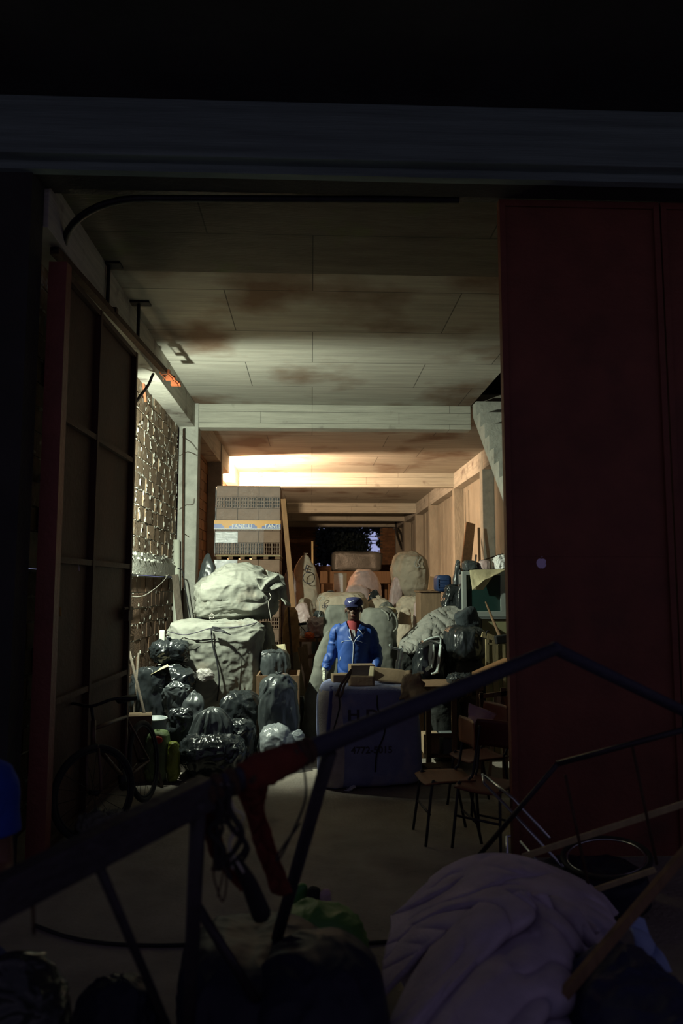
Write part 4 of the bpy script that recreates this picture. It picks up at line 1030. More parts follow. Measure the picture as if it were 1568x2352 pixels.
def hand(bm, wr, dirv, side, palm_n, curl=.35, s=1.0):
    """palm and five separate bent fingers; dirv: wrist to knuckles, palm_n: direction the palm faces"""
    wr = Vector(wr); d = Vector(dirv).normalized(); pn = Vector(palm_n); pn = (pn - d * pn.dot(d)).normalized(); sv = d.cross(pn) * side
    pr = [wr + d * (.0), wr + d * .035 * s, wr + d * .075 * s, wr + d * .092 * s]
    m = Matrix((sv, pn, d)).transposed()
    for t, w_, th in ((.0, .024, .018), (.02, .030, .017), (.045, .036, .0155), (.07, .040, .014), (.085, .040, .012)):
        add_sphere(bm, wr + d * t * s, (w_ * s, th * s, .022 * s), 14, 10, m.to_euler())
    for k, (off, L, r) in enumerate(((-.030, .072, .0085), (-.010, .080, .0088), (.011, .075, .0086), (.030, .058, .0075))):
        base = wr + d * .082 * s + sv * off * s
        a = 0; p = base; pts = [wr + d * .05 * s + sv * off * .8 * s, base]
        for seg, f in enumerate((.45, .30, .25)):
            a += curl * (1 + .25 * k * .6) * (1, 1.1, .8)[seg]
            p = p + (d * cos(a) + pn * sin(a)) * L * f * s; pts.append(p)
        add_tube(bm, pts, [r * s, r * 1.05 * s, r * s, r * .92 * s, r * .72 * s], 10)
    b = wr + d * .028 * s - sv * .028 * s
    add_tube(bm, [wr + d * .012 * s, b, b + (d * .7 - sv * .62 + pn * .35).normalized() * .036 * s, b + (d * .7 - sv * .5 + pn * .5).normalized() * .036 * s + (d * .9 - sv * .15 + pn * .5).normalized() * .028 * s], [.012 * s, .0135 * s, .0105 * s, .0085 * s], 10, smooth=2)
hand(bm, (-.318, -.065, .958), (-.08, -.10, -1), 1, (.9, .35, 0), .28)
hand(bm, (.243, -.13, .95), (-.05, -.45, -1), -1, (-.9, .2, 0), .35)
for s in (-1, 1):
    add_tube(bm, [(s * .085, 0, .92), (s * .098, -.01, .70), (s * .105, -.012, .50), (s * .11, .01, .40), (s * .115, .015, .28), (s * .12, .02, .09)], [.088, .080, .056, .052, .050, .034], 16, smooth=3)
    add_tube(bm, [(s * .12, .045, .045), (s * .125, -.03, .04), (s * .135, -.12, .03), (s * .138, -.17, .026)], [.036, .042, .036, .024], 12, flat=.75, smooth=3)
def hs(v, k=1.11, top=1.755):
    w = max(0, min(1, (v.z - 1.49) / .05))
    return Vector((v.x * (1 + (k - 1) * w), .0 + v.y * (1 + (k - 1) * w), v.z if w <= 0 else v.z + (top - v.z) * (1 - k) * w))
for v in bm.verts: v.co = hs(v.co)
body = remeshed(bm, .0055, 3)
put('body', body, 'skin')
# eyes, lips
for s in (-1, 1):
    e = bmesh.new(); add_sphere(e, (s * .030, -.081, 1.645), .0115, 14, 10); put('eye', mesh_of(e), 'eye_shaded')
    e = bmesh.new(); add_sphere(e, (s * .030, -.0915, 1.645), (.0068, .005, .0068), 12, 8); put('iris', mesh_of(e), 'hair')
e = bmesh.new(); add_sphere(e, (0, -.1015, 1.5675), (.023, .008, .0055), 12, 8); add_sphere(e, (0, -.099, 1.5775), (.024, .008, .005), 12, 8); put('lips', mesh_of(e), 'lips')
e = bmesh.new(); add_sphere(e, (0, .03, 1.655), (.081, .088, .088), 20, 14)
for v in list(e.verts):
    if v.co.z < 1.60 or (v.co.y < -.0): e.verts.remove(v)
put('hair', mesh_of(e), 'hair')
# cap
e = bmesh.new(); add_loft(e, [(0, .004, 1.672, .091, .110), (0, .004, 1.70, .092, .111), (0, .006, 1.728, .083, .099), (0, .008, 1.746, .060, .072), (0, .008, 1.753, .018, .02)], 32)
cap = put('cap', mesh_of(e), 'cap')
e = bmesh.new(); rows_ = []
for j in range(9):
    t = j / 8; row = []
    for i in range(17):
        a = (i / 16 - .5) * 2.3
        x = sin(a) * (.088 + .004 * t); y = .004 - cos(a) * .108 - t * .075 * max(0, cos(a * 1.25)); z = 1.682 - .022 * t - .018 * (a / 1.15) ** 2
        row.append(e.verts.new((x, y, z)))
    rows_.append(row)
for j in range(8):
    for i in range(16): e.faces.new((rows_[j][i], rows_[j][i + 1], rows_[j + 1][i + 1], rows_[j + 1][i]))
bmesh.ops.solidify(e, geom=e.faces[:], thickness=.004); put('cap_brim', mesh_of(e), 'cap', parent=cap)
e = bmesh.new()                                  # pale tick mark on the front of the cap
prof_t = [(-.047, .010), (-.040, .000), (-.032, -.004), (-.020, .001), (.020, .022), (-.020, .007), (-.032, .004), (-.038, .008), (-.041, .014)]
vv = []
for x, z in prof_t:
    X = x - .006; Z = 1.704 + z; y = .006 - sqrt(max(0, 1 - (X / .092) ** 2)) * (.112 - max(0, Z - 1.70) * .30) - .002
    vv.append(e.verts.new((X, y, Z)))
fa = e.faces.new(vv); bmesh.ops.triangulate(e, faces=[fa]); bmesh.ops.solidify(e, geom=e.faces[:], thickness=.0015)
put('cap_emblem', mesh_of(e), 'piping', False, parent=cap)
HEADPARTS = True
for ch in man.children_recursive if hasattr(man, 'children_recursive') else []:
    if ch.name.split('.')[0] in ('eye', 'iris', 'lips', 'hair', 'cap', 'cap_brim', 'cap_emblem'):
        for v in ch.data.vertices: v.co = hs(v.co)
# shirt showing in the open collar
e = bmesh.new(); add_loft(e, [(0, -.004, 1.20, .12, .116), (0, -.002, 1.32, .10, .118), (0, .0, 1.42, .085, .092), (0, .004, 1.465, .078, .080), (0, .006, 1.492, .068, .070)], 28); put('shirt', mesh_of(e), 'red_shirt')
e = bmesh.new(); f = e.faces.new([e.verts.new(p) for p in ((-.022, -.112, 1.405), (.018, -.116, 1.395), (.022, -.130, 1.335), (.004, -.134, 1.28), (-.008, -.134, 1.30), (-.018, -.126, 1.35))]); bmesh.ops.solidify(e, geom=[f], thickness=.004); put('undershirt', mesh_of(e), 'white_shirt', False)
# jacket
e = bmesh.new()
add_loft(e, [(-.005, .0, .895, .165, .125), (0, 0, .92, .182, .14), (0, -.002, 1.02, .187, .145), (0, 0, 1.15, .186, .142), (0, 0, 1.27, .200, .142), (0, .004, 1.37, .205, .125), (0, .008, 1.435, .165, .105), (0, .010, 1.476, .108, .088), (0, .012, 1.502, .080, .078)], 36)
for A_, wid in ((ARM_R, 1), (ARM_L, 1)):
    sh, el, wr = [Vector(v) for v in A_]
    add_tube(e, [sh + Vector((-.05 if sh.x > 0 else .05, 0, .0)), sh + Vector((.004 if sh.x > 0 else -.004, 0, -.035)), sh.lerp(el, .5), el, el.lerp(wr, .3), el.lerp(wr, .65), el.lerp(wr, .88), wr + (wr - el) * .03], [.072, .078, .070, .067, .066, .064, .058, .042], 18, smooth=3)
jk = remeshed(e, .0075, 9)
# open the collar: a V cut down to the breast bone
jb = bmesh.new(); jb.from_mesh(jk)
for co_, no_ in (((0, 0, 1.27), (1, 0, -.40)), ((0, 0, 1.27), (-1, 0, -.40)), ((0, 0, 1.486), (0, 0, 1)), ((0, -.03, 0), (0, 1, 0))):
    bmesh.ops.bisect_plane(jb, geom=jb.verts[:] + jb.edges[:] + jb.faces[:], plane_co=co_, plane_no=Vector(no_).normalized())
kf = []
for f_ in jb.faces:
    c_ = f_.calc_center_median()
    if (c_.y < -.03 and c_.z > 1.27 and abs(c_.x) < (c_.z - 1.27) * .40) or (c_.z > 1.486 and Vector((c_.x, c_.y - .012)).length < .12): kf.append(f_)
bmesh.ops.delete(jb, geom=kf, context='FACES'); jb.to_mesh(jk); jb.free()
def wr_j(p):
    side = abs(p.x) > .2
    q = Vector((p.x * 6, p.y * 6, p.z * (13 if side else 5)))
    q2 = q + Vector((noise.noise(q * .7), noise.noise(q * .7 + Vector((4, 4, 4))), noise.noise(q * .6 + Vector((8, 1, 2))))) * 1.2
    return .012 * noise.noise(q2 * .6) - (.012 if side else .009) * ridge(q2 * .55) + .003 * noise.noise(q2 * 2.4)
for p_ in jk.polygons: p_.use_smooth = True
displace(jk, wr_j)
jk = evaluated(jk, [('SOLIDIFY', dict(thickness=.004, offset=-1))])
jacket = put('jacket', jk, 'jacket')
def jy(x, z):           # front surface of the jacket
    w_ = .19; d_ = .142 if z < 1.3 else .142 - (z - 1.3) * .22
    return -d_ * sqrt(max(0, 1 - (x / w_) ** 2)) - .002
def strip(pts, w_, mat='piping', off=.004, name='piping'):
    # follow the real surface by ray casting onto the jacket mesh
    from mathutils.bvhtree import BVHTree
    bb = bmesh.new(); bb.from_mesh(jk); bv = BVHTree.FromBMesh(bb); bb.free()
    P = []
    for x, z in [tuple(v[:2]) for v in catmull([Vector((a, b, 0)) for a, b in pts], 8)]:
        h = bv.ray_cast(Vector((x, -.6, z)), Vector((0, 1, 0)))
        if h[0]: P.append(h[0] - Vector((0, off * .3, 0)))
    if len(P) > 1:
        e = bmesh.new(); add_tube(e, P, w_, 6, flat=.6); put(name, mesh_of(e), mat, parent=jacket)
strip([(.000, 1.27), (.001, 1.2), (-.004, 1.1), (-.012, 1.0), (-.026, .91)], .004, name='zip')
strip([(-.132, 1.262), (-.10, 1.275), (-.06, 1.282), (-.012, 1.279)], .0035)
strip([(.012, 1.279), (.06, 1.277), (.10, 1.262)], .0035)
strip([(.118, 1.256), (.145, 1.255)], .004)
strip([(-.138, 1.105), (-.150, 1.06)], .004)
strip([(.050, 1.238), (.052, 1.226)], .005, name='emblem')
# collar flaps with pale edging
for s in (-1, 1):
    e = bmesh.new(); g = []
    for j in range(7):
        v = j / 6; row = []
        for i in range(7):
            u = i / 6
            a = Vector((s * .082, -.012, 1.462)).lerp(Vector((s * .045, -.098, 1.405)), u)
            b = Vector((s * .150, -.035, 1.418)).lerp(Vector((s * .020, -.146, 1.290)) if s < 0 else Vector((s * .105, -.125, 1.345)), u)
            p = a.lerp(b, v); p.y -= .014 * sin(pi * v); p.z += .012 * sin(pi * v)
            row.append(e.verts.new(p))
        g.append(row)
    for j in range(6):
        for i in range(6): e.faces.new((g[j][i], g[j][i + 1], g[j + 1][i + 1], g[j + 1][i]))
    edge = [v.co.copy() for v in g[6]] + [g[j][6].co.copy() for j in range(5, -1, -1)]
    bmesh.ops.solidify(e, geom=e.faces[:], thickness=.005); fl = put('collar', mesh_of(e), 'jacket', parent=jacket)
    e = bmesh.new(); add_tube(e, [p + Vector((0, -.003, 0)) for p in edge], .003, 6); put('piping', mesh_of(e), 'piping', parent=jacket)
# right edge of the opening
e = bmesh.new(); add_tube(e, [(.085, -.132, 1.345), (.06, -.142, 1.33), (.035, -.146, 1.305), (.018, -.148, 1.28), (.004, -.148, 1.255)], .0032, 6, smooth=3); put('piping', mesh_of(e), 'piping', parent=jacket)
e = bmesh.new(); add_tube(e, [(-.020, -.148, 1.30), (-.010, -.150, 1.28), (.000, -.149, 1.262)], .0032, 6, smooth=3); put('piping', mesh_of(e), 'piping', parent=jacket)
# gloves
for A_, dv_, sd_, pn_ in (((-.318, -.065, .958), (-.08, -.10, -1), 1, (.9, .35, 0)), ((.243, -.13, .95), (-.05, -.45, -1), -1, (-.9, .2, 0))):
    e = bmesh.new(); hand(e, A_, dv_, sd_, pn_, .28 if sd_ > 0 else .35, 1.07); w0 = Vector(A_); add_tube(e, [w0 - Vector(dv_).normalized() * .03, w0 + Vector(dv_).normalized() * .01], [.030, .031], 12)
    g_ = remeshed(e, .003, 2); put('glove', g_, 'glove')
# trousers and shoes
e = bmesh.new()
add_loft(e, [(0, 0, .80, .165, .115), (0, 0, .88, .168, .122), (0, 0, .97, .16, .118)], 28)
for s in (-1, 1):
    add_tube(e, [(s * .082, 0, .90), (s * .098, -.008, .70), (s * .105, -.01, .50), (s * .112, .012, .30), (s * .12, .012, .075)], [.102, .095, .080, .078, .076], 18, smooth=3)
tr = remeshed(e, .009, 4)
for p_ in tr.polygons: p_.use_smooth = True
displace(tr, lambda p: -.012 * ridge(Vector((p.x * 4, p.y * 4, p.z * 9)))); put('trousers', tr, 'trousers')
for s in (-1, 1):
    e = bmesh.new(); add_tube(e, [(s * .12, .065, .05), (s * .125, -.02, .055), (s * .135, -.12, .042), (s * .139, -.195, .034)], [.044, .052, .046, .032], 14, flat=.8, smooth=3)
    for v in e.verts: v.co.z = max(v.co.z, .002)
    put('shoe', mesh_of(e), 'shoe')

# ================================================================== BIG MARKED SACK WITH CARDBOARD
M('hdi_front', (.22, .25, .42), .85, var=.25, vscale=5, bump=.35, bscale=90, dirt=((.36, .35, .37), 2.6, .57))
M('hdi_side', (.42, .39, .37), .85, var=.3, vscale=6, bump=.4, bscale=90)
hx0, hx1 = C(727, 1690, 7.15).x, C(972, 1690, 7.15).x; hz = C(850, 1578, 7.1).z
r = empty('marked_sack', ((hx0 + hx1) / 2, 7.2, 0), 'huge square blue grey sack with large lettering, full of cardboard', 'sack')
e = bag_bm(hx1 - hx0, .85, hz, seed=91, e1=.16, e2=.30, amp=.055, freq=3.4, lump=.05, prof=[(0, .96), (.3, 1.0), (.8, .98), (1, .93)], nu=130, nv=90)
bmesh.ops.transform(e, matrix=Matrix.Translation(((hx0 + hx1) / 2, 7.45, hz / 2)) , verts=e.verts)
for v in e.verts: v.co.z = max(v.co.z, .004)
sack_me = wmesh(e, 'x', r)
from mathutils.bvhtree import BVHTree
so = link('bag_body', sack_me, 'hdi_front', r, smooth=True)
bb = bmesh.new(); bb.from_mesh(sack_me); bvh = BVHTree.FromBMesh(bb); bb.free()
def on_sack(x, z, off=.002):
    h = bvh.ray_cast(Vector((x - r.location.x, -3, z)), Vector((0, 1, 0)))
    return h[0].y - off if h[0] else -.01
def press(me):
    for v in me.vertices:
        v.co.y = on_sack(v.co.x + r.location.x, v.co.z, .004) + (v.co.y - 0)
# grey side strip at the left, following the sack
e = bmesh.new(); g = []
for j in range(41):
    z = .02 + (hz - .05) * j / 40; row = []
    for i in range(13):
        px_ = 731 + (787 - 731) * i / 12 + 4 * sin(z * 5); x = C(px_, 1690, 7.05).x
        x = max(x, hx0 + .015); row.append(e.verts.new((x - r.location.x, on_sack(x, z, .005), z)))
    g.append(row)
for j in range(40):
    for i in range(12): e.faces.new((g[j][i], g[j][i + 1], g[j + 1][i + 1], g[j + 1][i]))
me = mesh_of(e); link('side_strip', me, 'hdi_side', r, smooth=True)
def sack_text(s, size, px, py, bold=.0, sx=1.0):
    me = text_mesh(s, size, 0, 'LEFT', bold)
    b2 = bmesh.new(); b2.from_mesh(me); bmesh.ops.triangulate(b2, faces=b2.faces[:]); bmesh.ops.subdivide_edges(b2, edges=[q for q in b2.edges if q.calc_length() > .02], cuts=2)
    p = C(px, py, 7.03)
    for v in b2.verts:
        x = p.x + v.co.x * sx; z = p.z + v.co.y
        v.co = Vector((x - r.location.x, on_sack(x, z, .006), z))
    o_ = mesh_of(b2); link('print', o_, 'ink', r)
sack_text('H D I', .125, 797, 1652, .004, 1.35)
def worn_line(px, py, widths):      # worn small print, no longer legible
    p = C(px, py, 7.03); x = p.x; e_ = bmesh.new()
    for w_ in widths:
        q_ = [Vector((x + w_ * k / 4 - r.location.x, on_sack(x + w_ * k / 4, p.z, .007), p.z + .006 * (k % 2))) for k in range(5)]
        add_tube(e_, q_, .0045, 5); x += w_ + .012
    link('worn_print', mesh_of(e_), 'ink', r)
worn_line(799, 1664, (.03, .02, .04, .02, .03, .05, .02, .03)); worn_line(799, 1674, (.02, .04, .02, .05))
sack_text('4772-5015', .085, 806, 1730, .002, 1.05)
e = bmesh.new(); p = C(798, 1655, 7.03)
for k in range(24):
    pass
pts = [Vector((p.x + .01 * k - r.location.x, on_sack(p.x + .01 * k, p.z + 0, .008), p.z)) for k in range(34)]
add_tube(e, pts, .0035, 5); link('print', mesh_of(e), 'ink', r)
for i, pp in enumerate(([(776, 1585), (780, 1620), (774, 1650), (765, 1680), (760, 1700), (758, 1730)], [(866, 1598), (868, 1630), (884, 1655), (882, 1690), (866, 1730), (862, 1775)])):
    P_ = []
    for q in catmull([C(x, y, 7.0) for x, y in pp], 5): P_.append(Vector((q.x - r.location.x, on_sack(q.x, q.z, .008), q.z)))
    e = bmesh.new(); add_tube(e, P_, .007, 6); link('cord', mesh_of(e), 'black_cord', r, smooth=True)
e = bmesh.new(); P_ = []
for q in catmull([C(x, y, 7.0) for x, y in ((762, 1580), (757, 1640), (752, 1700), (748, 1760))], 6): P_.append(Vector((q.x - r.location.x, on_sack(q.x, q.z, .007), q.z)))
add_tube(e, P_, .018, 6, flat=.3); link('blue_stripe', mesh_of(e), M('stripe', (.05, .06, .2), .8), r)
# cardboard boxes poking out of it
def zC(px, py, Y): return C(px, py, Y).z
top = hz - .02
carton('cardboard_box', 'small open cardboard box at the left rim of the marked sack, below the glove', Vector((C(778, 1560, 7.3).x, 7.36, top - .10)), (.13, .18, C(768, 1553, 7.2).z - top + .10), .12, 'card', cat='box')
carton('cardboard_box', 'narrow cardboard box end beside the small box at the left rim', Vector((C(787, 1560, 7.5).x, 7.6, top - .1)), (.11, .2, C(787, 1550, 7.5).z - top + .1), -.3, 'card_dark', cat='box')
carton('cardboard_box', 'dark cardboard box behind the arm of the man inside the marked sack', Vector((C(830, 1550, 7.75).x, 7.75, top - .05)), (.25, .2, C(830, 1527, 7.7).z - top + .05), .1, 'card_dark', cat='box')
sheet('cardboard_flap', 'long cardboard sheet across the front of the marked sack mouth', 'cardboard', [C(800, 1578, 7.12), C(860, 1578, 7.12), C(860, 1553, 7.18), C(800, 1552, 7.18)], .008, 'card', 10, 6, .008, 3, 1)
sheet('cardboard_flap', 'wide tilted cardboard sheet at the right of the marked sack mouth', 'cardboard', [C(852, 1562, 7.3), C(942, 1572, 7.25), C(945, 1540, 7.45), C(854, 1530, 7.5)], .008, 'card_pale' if False else 'card', 12, 8, .012, 3, 2)
sheet('cardboard_flap', 'pale cardboard edge standing in the middle of the marked sack mouth', 'cardboard', [C(846, 1556, 7.35), C(858, 1558, 7.3), C(860, 1532, 7.4), C(850, 1530, 7.45)], .012, 'card_pale', 4, 6, .004, 3, 3)
sheet('cardboard_flap', 'torn brown cardboard hanging over the right corner of the marked sack', 'cardboard', [C(918, 1608, 6.98), C(985, 1600, 7.0), C(965, 1545, 7.15), C(925, 1550, 7.15)], .01, 'card_dark', 14, 12, .03, 4, 4, cut=.12)
r3 = empty('black_strap', C(790, 1570, 7.0), 'dark lifting strap arching over the left corner of the marked sack', 'strap')
bm = bmesh.new(); add_tube(bm, [C(772, 1598, 7.0), C(778, 1585, 6.98), C(786, 1568, 6.96), C(800, 1548, 6.97), (C(806, 1541, 7.0)), C(801, 1556, 7.0), C(790, 1575, 7.0), C(786, 1592, 6.98), C(780, 1602, 6.99)], .020, 8, flat=.5, smooth=6)
link('strap_loop', wmesh(bm, 'x', r3), M('strap', (.12, .09, .07), .8), r3, smooth=True)
sheet('paper_scrap', 'crumpled white paper on the floor in front of the marked sack', 'paper', [FL(790, 1812, .02), FL(818, 1815, .02), FL(816, 1798, .03), FL(794, 1802, .01)], .004, 'white_shirt', 8, 8, .03, 14, 3)
rod('black_cable', 'black cable lying on the floor in front of the marked sack', 'cable', [FL(x, y, .008) for x, y in ((755, 1800), (765, 1790), (790, 1795), (812, 1788), (830, 1796))], .007, 'black_cord', smooth=6)
# ================================================================== RIGHT SIDE CLUTTER
a = C(965, 1357, 10.5); b = C(1012, 1357, 10.5)
r = empty('wooden_cabinet', ((a.x + b.x) / 2, 10.7, 0), 'narrow brown wooden cabinet standing left of the blue jerrycan', 'cabinet')
bm = bmesh.new(); box2(bm, (a.x, 10.5, 0), (b.x, 11.0, a.z - .02), .005); link('cabinet_body', wmesh(bm, 'x', r), M('wood_mid', (.26, .17, .10), .75, var=.35, vscale=3, stretch=(8, 8, .8), bump=.2), r)
bm = bmesh.new(); box2(bm, (a.x - .02, 10.47, a.z - .02), (b.x + .12, 11.02, a.z)); link('cabinet_top', wmesh(bm, 'x', r), 'wood_dark', r)
slab('leaning_board', 'reddish brown board standing on the wooden cabinet behind the jerrycan', 'board', C(996, 1325, 10.8), Vector((C(992, 1355, 10.8).x, 10.75, a.z + .002)), .14, .02, 'wood', up=(0, 1, 0))
p = C(1020, 1340, 10.35)
r = empty('jerrycan', (p.x, 10.35, C(1020, 1358, 10.35).z), 'blue plastic jerrycan lying with its square base towards the aisle', 'container')
M('blue_plastic', (.022, .045, .12), .45, bump=.1); bm = bmesh.new(); w_ = C(1037, 1340, 10.35).x - C(1003, 1340, 10.35).x
add_box(bm, (p.x, 10.5, p.z), (w_, .34, w_ * 1.12), None, .045); link('container_body', wmesh(bm, 'x', r), 'blue_plastic', r, smooth=True)
bm = bmesh.new()
for k in range(3): add_box(bm, (p.x - .01, 10.328, p.z - .05 + .05 * k), (w_ * .7, .012, .008))
add_box(bm, (p.x - w_ * .42, 10.325, p.z), (.01, .012, .13)); link('base_rib', wmesh(bm, 'x', r), 'blue_plastic', r)
# television on a cream cabinet
yt = 9.35; a = C(1061, 1312, yt); b = C(1166, 1417, yt)
r = empty('television', ((a.x + b.x) / 2, yt, b.z), 'big grey framed television with a dark green screen on a cream cabinet', 'television')
M('tv_grey', (.28, .31, .29), .5); M('tv_screen', (.02, .05, .045), .12, spec=.6); M('tv_silver', (.16, .18, .18), .45)
bm = bmesh.new(); f = .055
box2(bm, (a.x, yt, b.z), (b.x, yt + .08, b.z + .07), .006); box2(bm, (a.x, yt, a.z - .05), (b.x, yt + .08, a.z), .006); box2(bm, (a.x, yt + .001, b.z + .07), (a.x + f, yt + .08, a.z - .05), .004); box2(bm, (b.x - .085, yt + .001, b.z + .07), (b.x, yt + .08, a.z - .05), .004)
link('tv_frame', wmesh(bm, 'x', r), 'tv_grey', r)
bm = bmesh.new(); box2(bm, (a.x + f, yt + .03, b.z + .07), (b.x - .085, yt + .06, a.z - .05)); link('screen', wmesh(bm, 'x', r), 'tv_screen', r)
bm = bmesh.new(); box2(bm, (a.x + .03, yt + .08, b.z + .02), (b.x - .03, yt + .42, a.z - .03), .03); link('tv_case', wmesh(bm, 'x', r), 'tv_silver', r)
a2 = C(1088, 1418, yt); r = empty('cream_cabinet', (b.x - .2, yt, 0), 'cream coloured cabinet under the television', 'cabinet')
M('cream', (.32, .31, .17), .6, var=.2, vscale=4); M('seam_dark', (.05, .05, .03), .8)
cz = b.z - .004
bm = bmesh.new(); box2(bm, (a.x + .02, yt + .0, 0), (b.x + .05, yt + .45, cz - .02), .005); link('cabinet_body', wmesh(bm, 'x', r), 'cream', r)
bm = bmesh.new(); box2(bm, (a.x, yt - .03, cz - .02), (b.x + .06, yt + .47, cz)); link('cabinet_top', wmesh(bm, 'x', r), 'tv_silver', r)
bm = bmesh.new(); x = C(1104, 1450, yt).x; box2(bm, (x, yt - .006, .05), (x + .012, yt, cz - .03)); link('door_gap', wmesh(bm, 'x', r), 'seam_dark', r)
sheet('cardboard_sheet', 'large bent cardboard sheet draped over the top of the television', 'cardboard', [C(1083, 1355, yt - .12), C(1112, 1330, yt - .16), C(1166, 1306, yt - .03), C(1077, 1309, yt - .02)], .008, 'card_pale', 14, 12, .03, 3, 2)
sheet('cardboard_sheet', 'smaller cardboard corner folded under the draped sheet on the television', 'cardboard', [C(1085, 1354, yt - .07), C(1109, 1355, yt - .06), C(1133, 1322, yt - .03), C(1090, 1315, yt - .03)], .007, 'card_pale', 8, 8, .01, 3, 3)
ztv = a.z
T = lambda label, px, py, Y, mat, name='plastic_bag', cat='bag', **k: bag(name, label, cat, px, py, Y, mat, z0=k.pop('z0', ztv + .002), **k)
T('crumpled white plastic bag on the television beside the red door', (1133, 1168), (1276, 1309), 9.5, 'white_plastic', seed=101, amp=.25, freq=5, d=.22)
T('brownish clear plastic bag with a glint on top of the television', (1096, 1124), (1287, 1309), 9.55, 'pink_bag', seed=102, amp=.1, d=.2, )
T('dark plastic bag on top of the left end of the television', (1062, 1096), (1288, 1312), 9.55, 'grey_bag', seed=103, amp=.2, d=.25)
rod('metal_rod', 'thin rusty rod slanting above the television', 'rod', [C(1096, 1300, 9.45), C(1098, 1290, 9.6), C(1155, 1272, 9.7)], .008, 'rust')
rod('metal_hook', 'short dark iron upright among the bags on the television', 'rod', [C(1091, 1306, 9.5), C(1092, 1290, 9.5), C(1093, 1274, 9.5)], .011, 'dark_steel')
slab('wooden_beam', 'thick brown wooden beam leaning on the far right wall', 'beam', C(1080, 1203, 16.75), Vector((C(1038, 1350, 14.2).x, 14.2, .02)), .21, .07, 'wood_dark', up=(0, 1, 0))
slab('wooden_batten', 'slim batten standing right of the thick leaning beam', 'batten', C(1099, 1212, 15.9), Vector((C(1104, 1330, 15.2).x, 15.2, .02)), .05, .04, 'wood_dark', up=(0, 1, 0))
G = lambda label, px, py, Y, mat='black_bag', **k: bag(k.pop('name', 'garbage_bag'), label, k.pop('cat', 'bag'), px, py, Y, mat, **k)
G('tall brown black bag rising beside the television', (1034, 1068), (1286, 1360), 9.95, 'grey_bag', floor=True, seed=104, amp=.2, freq=3.4, e1=.7, prof=[(0, 1), (.8, 1), (1, .6)])
G('glossy black bag with orange glints below the jerrycan', (1004, 1076), (1342, 1402), 9.75, floor=True, seed=105, amp=.24, freq=3.6, e1=.8)
G('black bag pressed against the television frame', (1046, 1078), (1340, 1412), 9.5, seed=106, amp=.18, floor=True)
M('grey_cloth', (.29, .29, .26), .92, var=.3, vscale=5, bump=.4, bscale=60, dirt=((.14, .13, .11), 3, .6))
def drape(name, label, cat, ctrl, mat, depth, seed, nx=60, ny=36, amp=.05, thick=.03, fr=4.0, sx=1, sz=1, parent=None):
    """cloth hung over a heap: ctrl is a grid of (px, py, Y) rows; folds come from stretched ridged noise"""
    rows_ = [[C(*q) for q in row] for row in ctrl]
    R2 = [catmull(row, max(2, nx // (len(row) - 1))) for row in rows_]
    n = min(len(q) for q in R2); cols = []
    for i in range(n): cols.append(catmull([q[i] for q in R2], max(2, ny // (len(rows_) - 1))))
    m_ = min(len(c_) for c_ in cols); bm = bmesh.new(); g = []; off = Vector((seed * 5.1, seed * 2.3, seed))
    for j in range(m_):
        row = []
        for i in range(n):
            p = cols[i][j]; q = Vector((p.x * sx, p.y, p.z * sz)) * fr + off
            w_ = Vector((noise.noise(q * .5), noise.noise(q * .5 + Vector((7, 3, 1))), 0)) * 1.3
            dsp = noise.noise(q * .6) * amp - ridge(q + w_) * amp - ridge(q * 2.2 + w_ * 1.4) * amp * .4
            row.append(bm.verts.new(p + Vector((0, -1, .35)) * dsp))
        g.append(row)
    for j in range(m_ - 1):
        for i in range(n - 1): bm.faces.new((g[j][i], g[j][i + 1], g[j + 1][i + 1], g[j + 1][i]))
    bmesh.ops.recalc_face_normals(bm, faces=bm.faces[:]); me = evaluated(wmesh(bm), [('SOLIDIFY', dict(thickness=thick, offset=0))])
    return link(name, local(me, parent), mat, parent, smooth=True, label=label, category=cat)
drape('draped_cloth', 'dirty grey cloth draped in folds over the heap on the right', 'cloth',
      [[(925, 1466, 9.5), (960, 1432, 9.6), (1000, 1400, 9.6), (1035, 1393, 9.6), (1066, 1398, 9.5)], [(918, 1482, 9.0), (950, 1455, 9.15), (995, 1425, 9.2), (1035, 1418, 9.2), (1072, 1412, 9.2)],
       [(922, 1492, 8.8), (952, 1482, 8.85), (985, 1462, 8.95), (1022, 1450, 9.0), (1058, 1446, 9.05)], [(940, 1500, 8.75), (955, 1496, 8.78), (975, 1470, 8.85), (1018, 1466, 8.9), (1040, 1474, 8.95)]], 'grey_cloth', 1, 111, amp=.042, sx=1.5, sz=.7, fr=5)
G('heap of dark bags hidden beneath the draped grey cloth', (930, 1060), (1440, 1560), 9.6, floor=True, seed=112, amp=.12, d=.8)
G('dark blue grey cushion wedged under the television', (1046, 1100), (1398, 1446), 9.0, M('slate_cloth', (.035, .045, .05), .9, bump=.3), name='cushion', cat='cushion', z0=C(1070, 1446, 9.0).z, seed=113, amp=.1, freq=2.5, e1=.5, lean=(0, -.35))
G('big glossy black bag with a round glint under the television', (1024, 1112), (1436, 1516), 8.75, seed=114, amp=.10, freq=2.6, e1=.55, z0=C(1070, 1516, 8.75).z, d=.6, nu=110, nv=80)
G('matte black rolled mattress under the big glossy bag', (1034, 1118), (1506, 1600), 8.7, M('black_cloth', (.02, .022, .02), .9, bump=.3), name='rolled_mattress', cat='mattress', floor=True, seed=115, amp=.06, freq=2, e1=.5)
G('glossy black bag behind the white tubular chair frame', (948, 1028), (1470, 1575), 8.75, seed=116, amp=.13, freq=3, floor=True, e1=.55, e2=.7)
G('dark bundle between the strapped sack and the chair frame', (908, 952), (1490, 1570), 9.0, 'grey_cloth' if False else 'black_cloth', floor=True, seed=117, amp=.2)
M('white_paint', (.62, .70, .66), .45, var=.2, vscale=12)
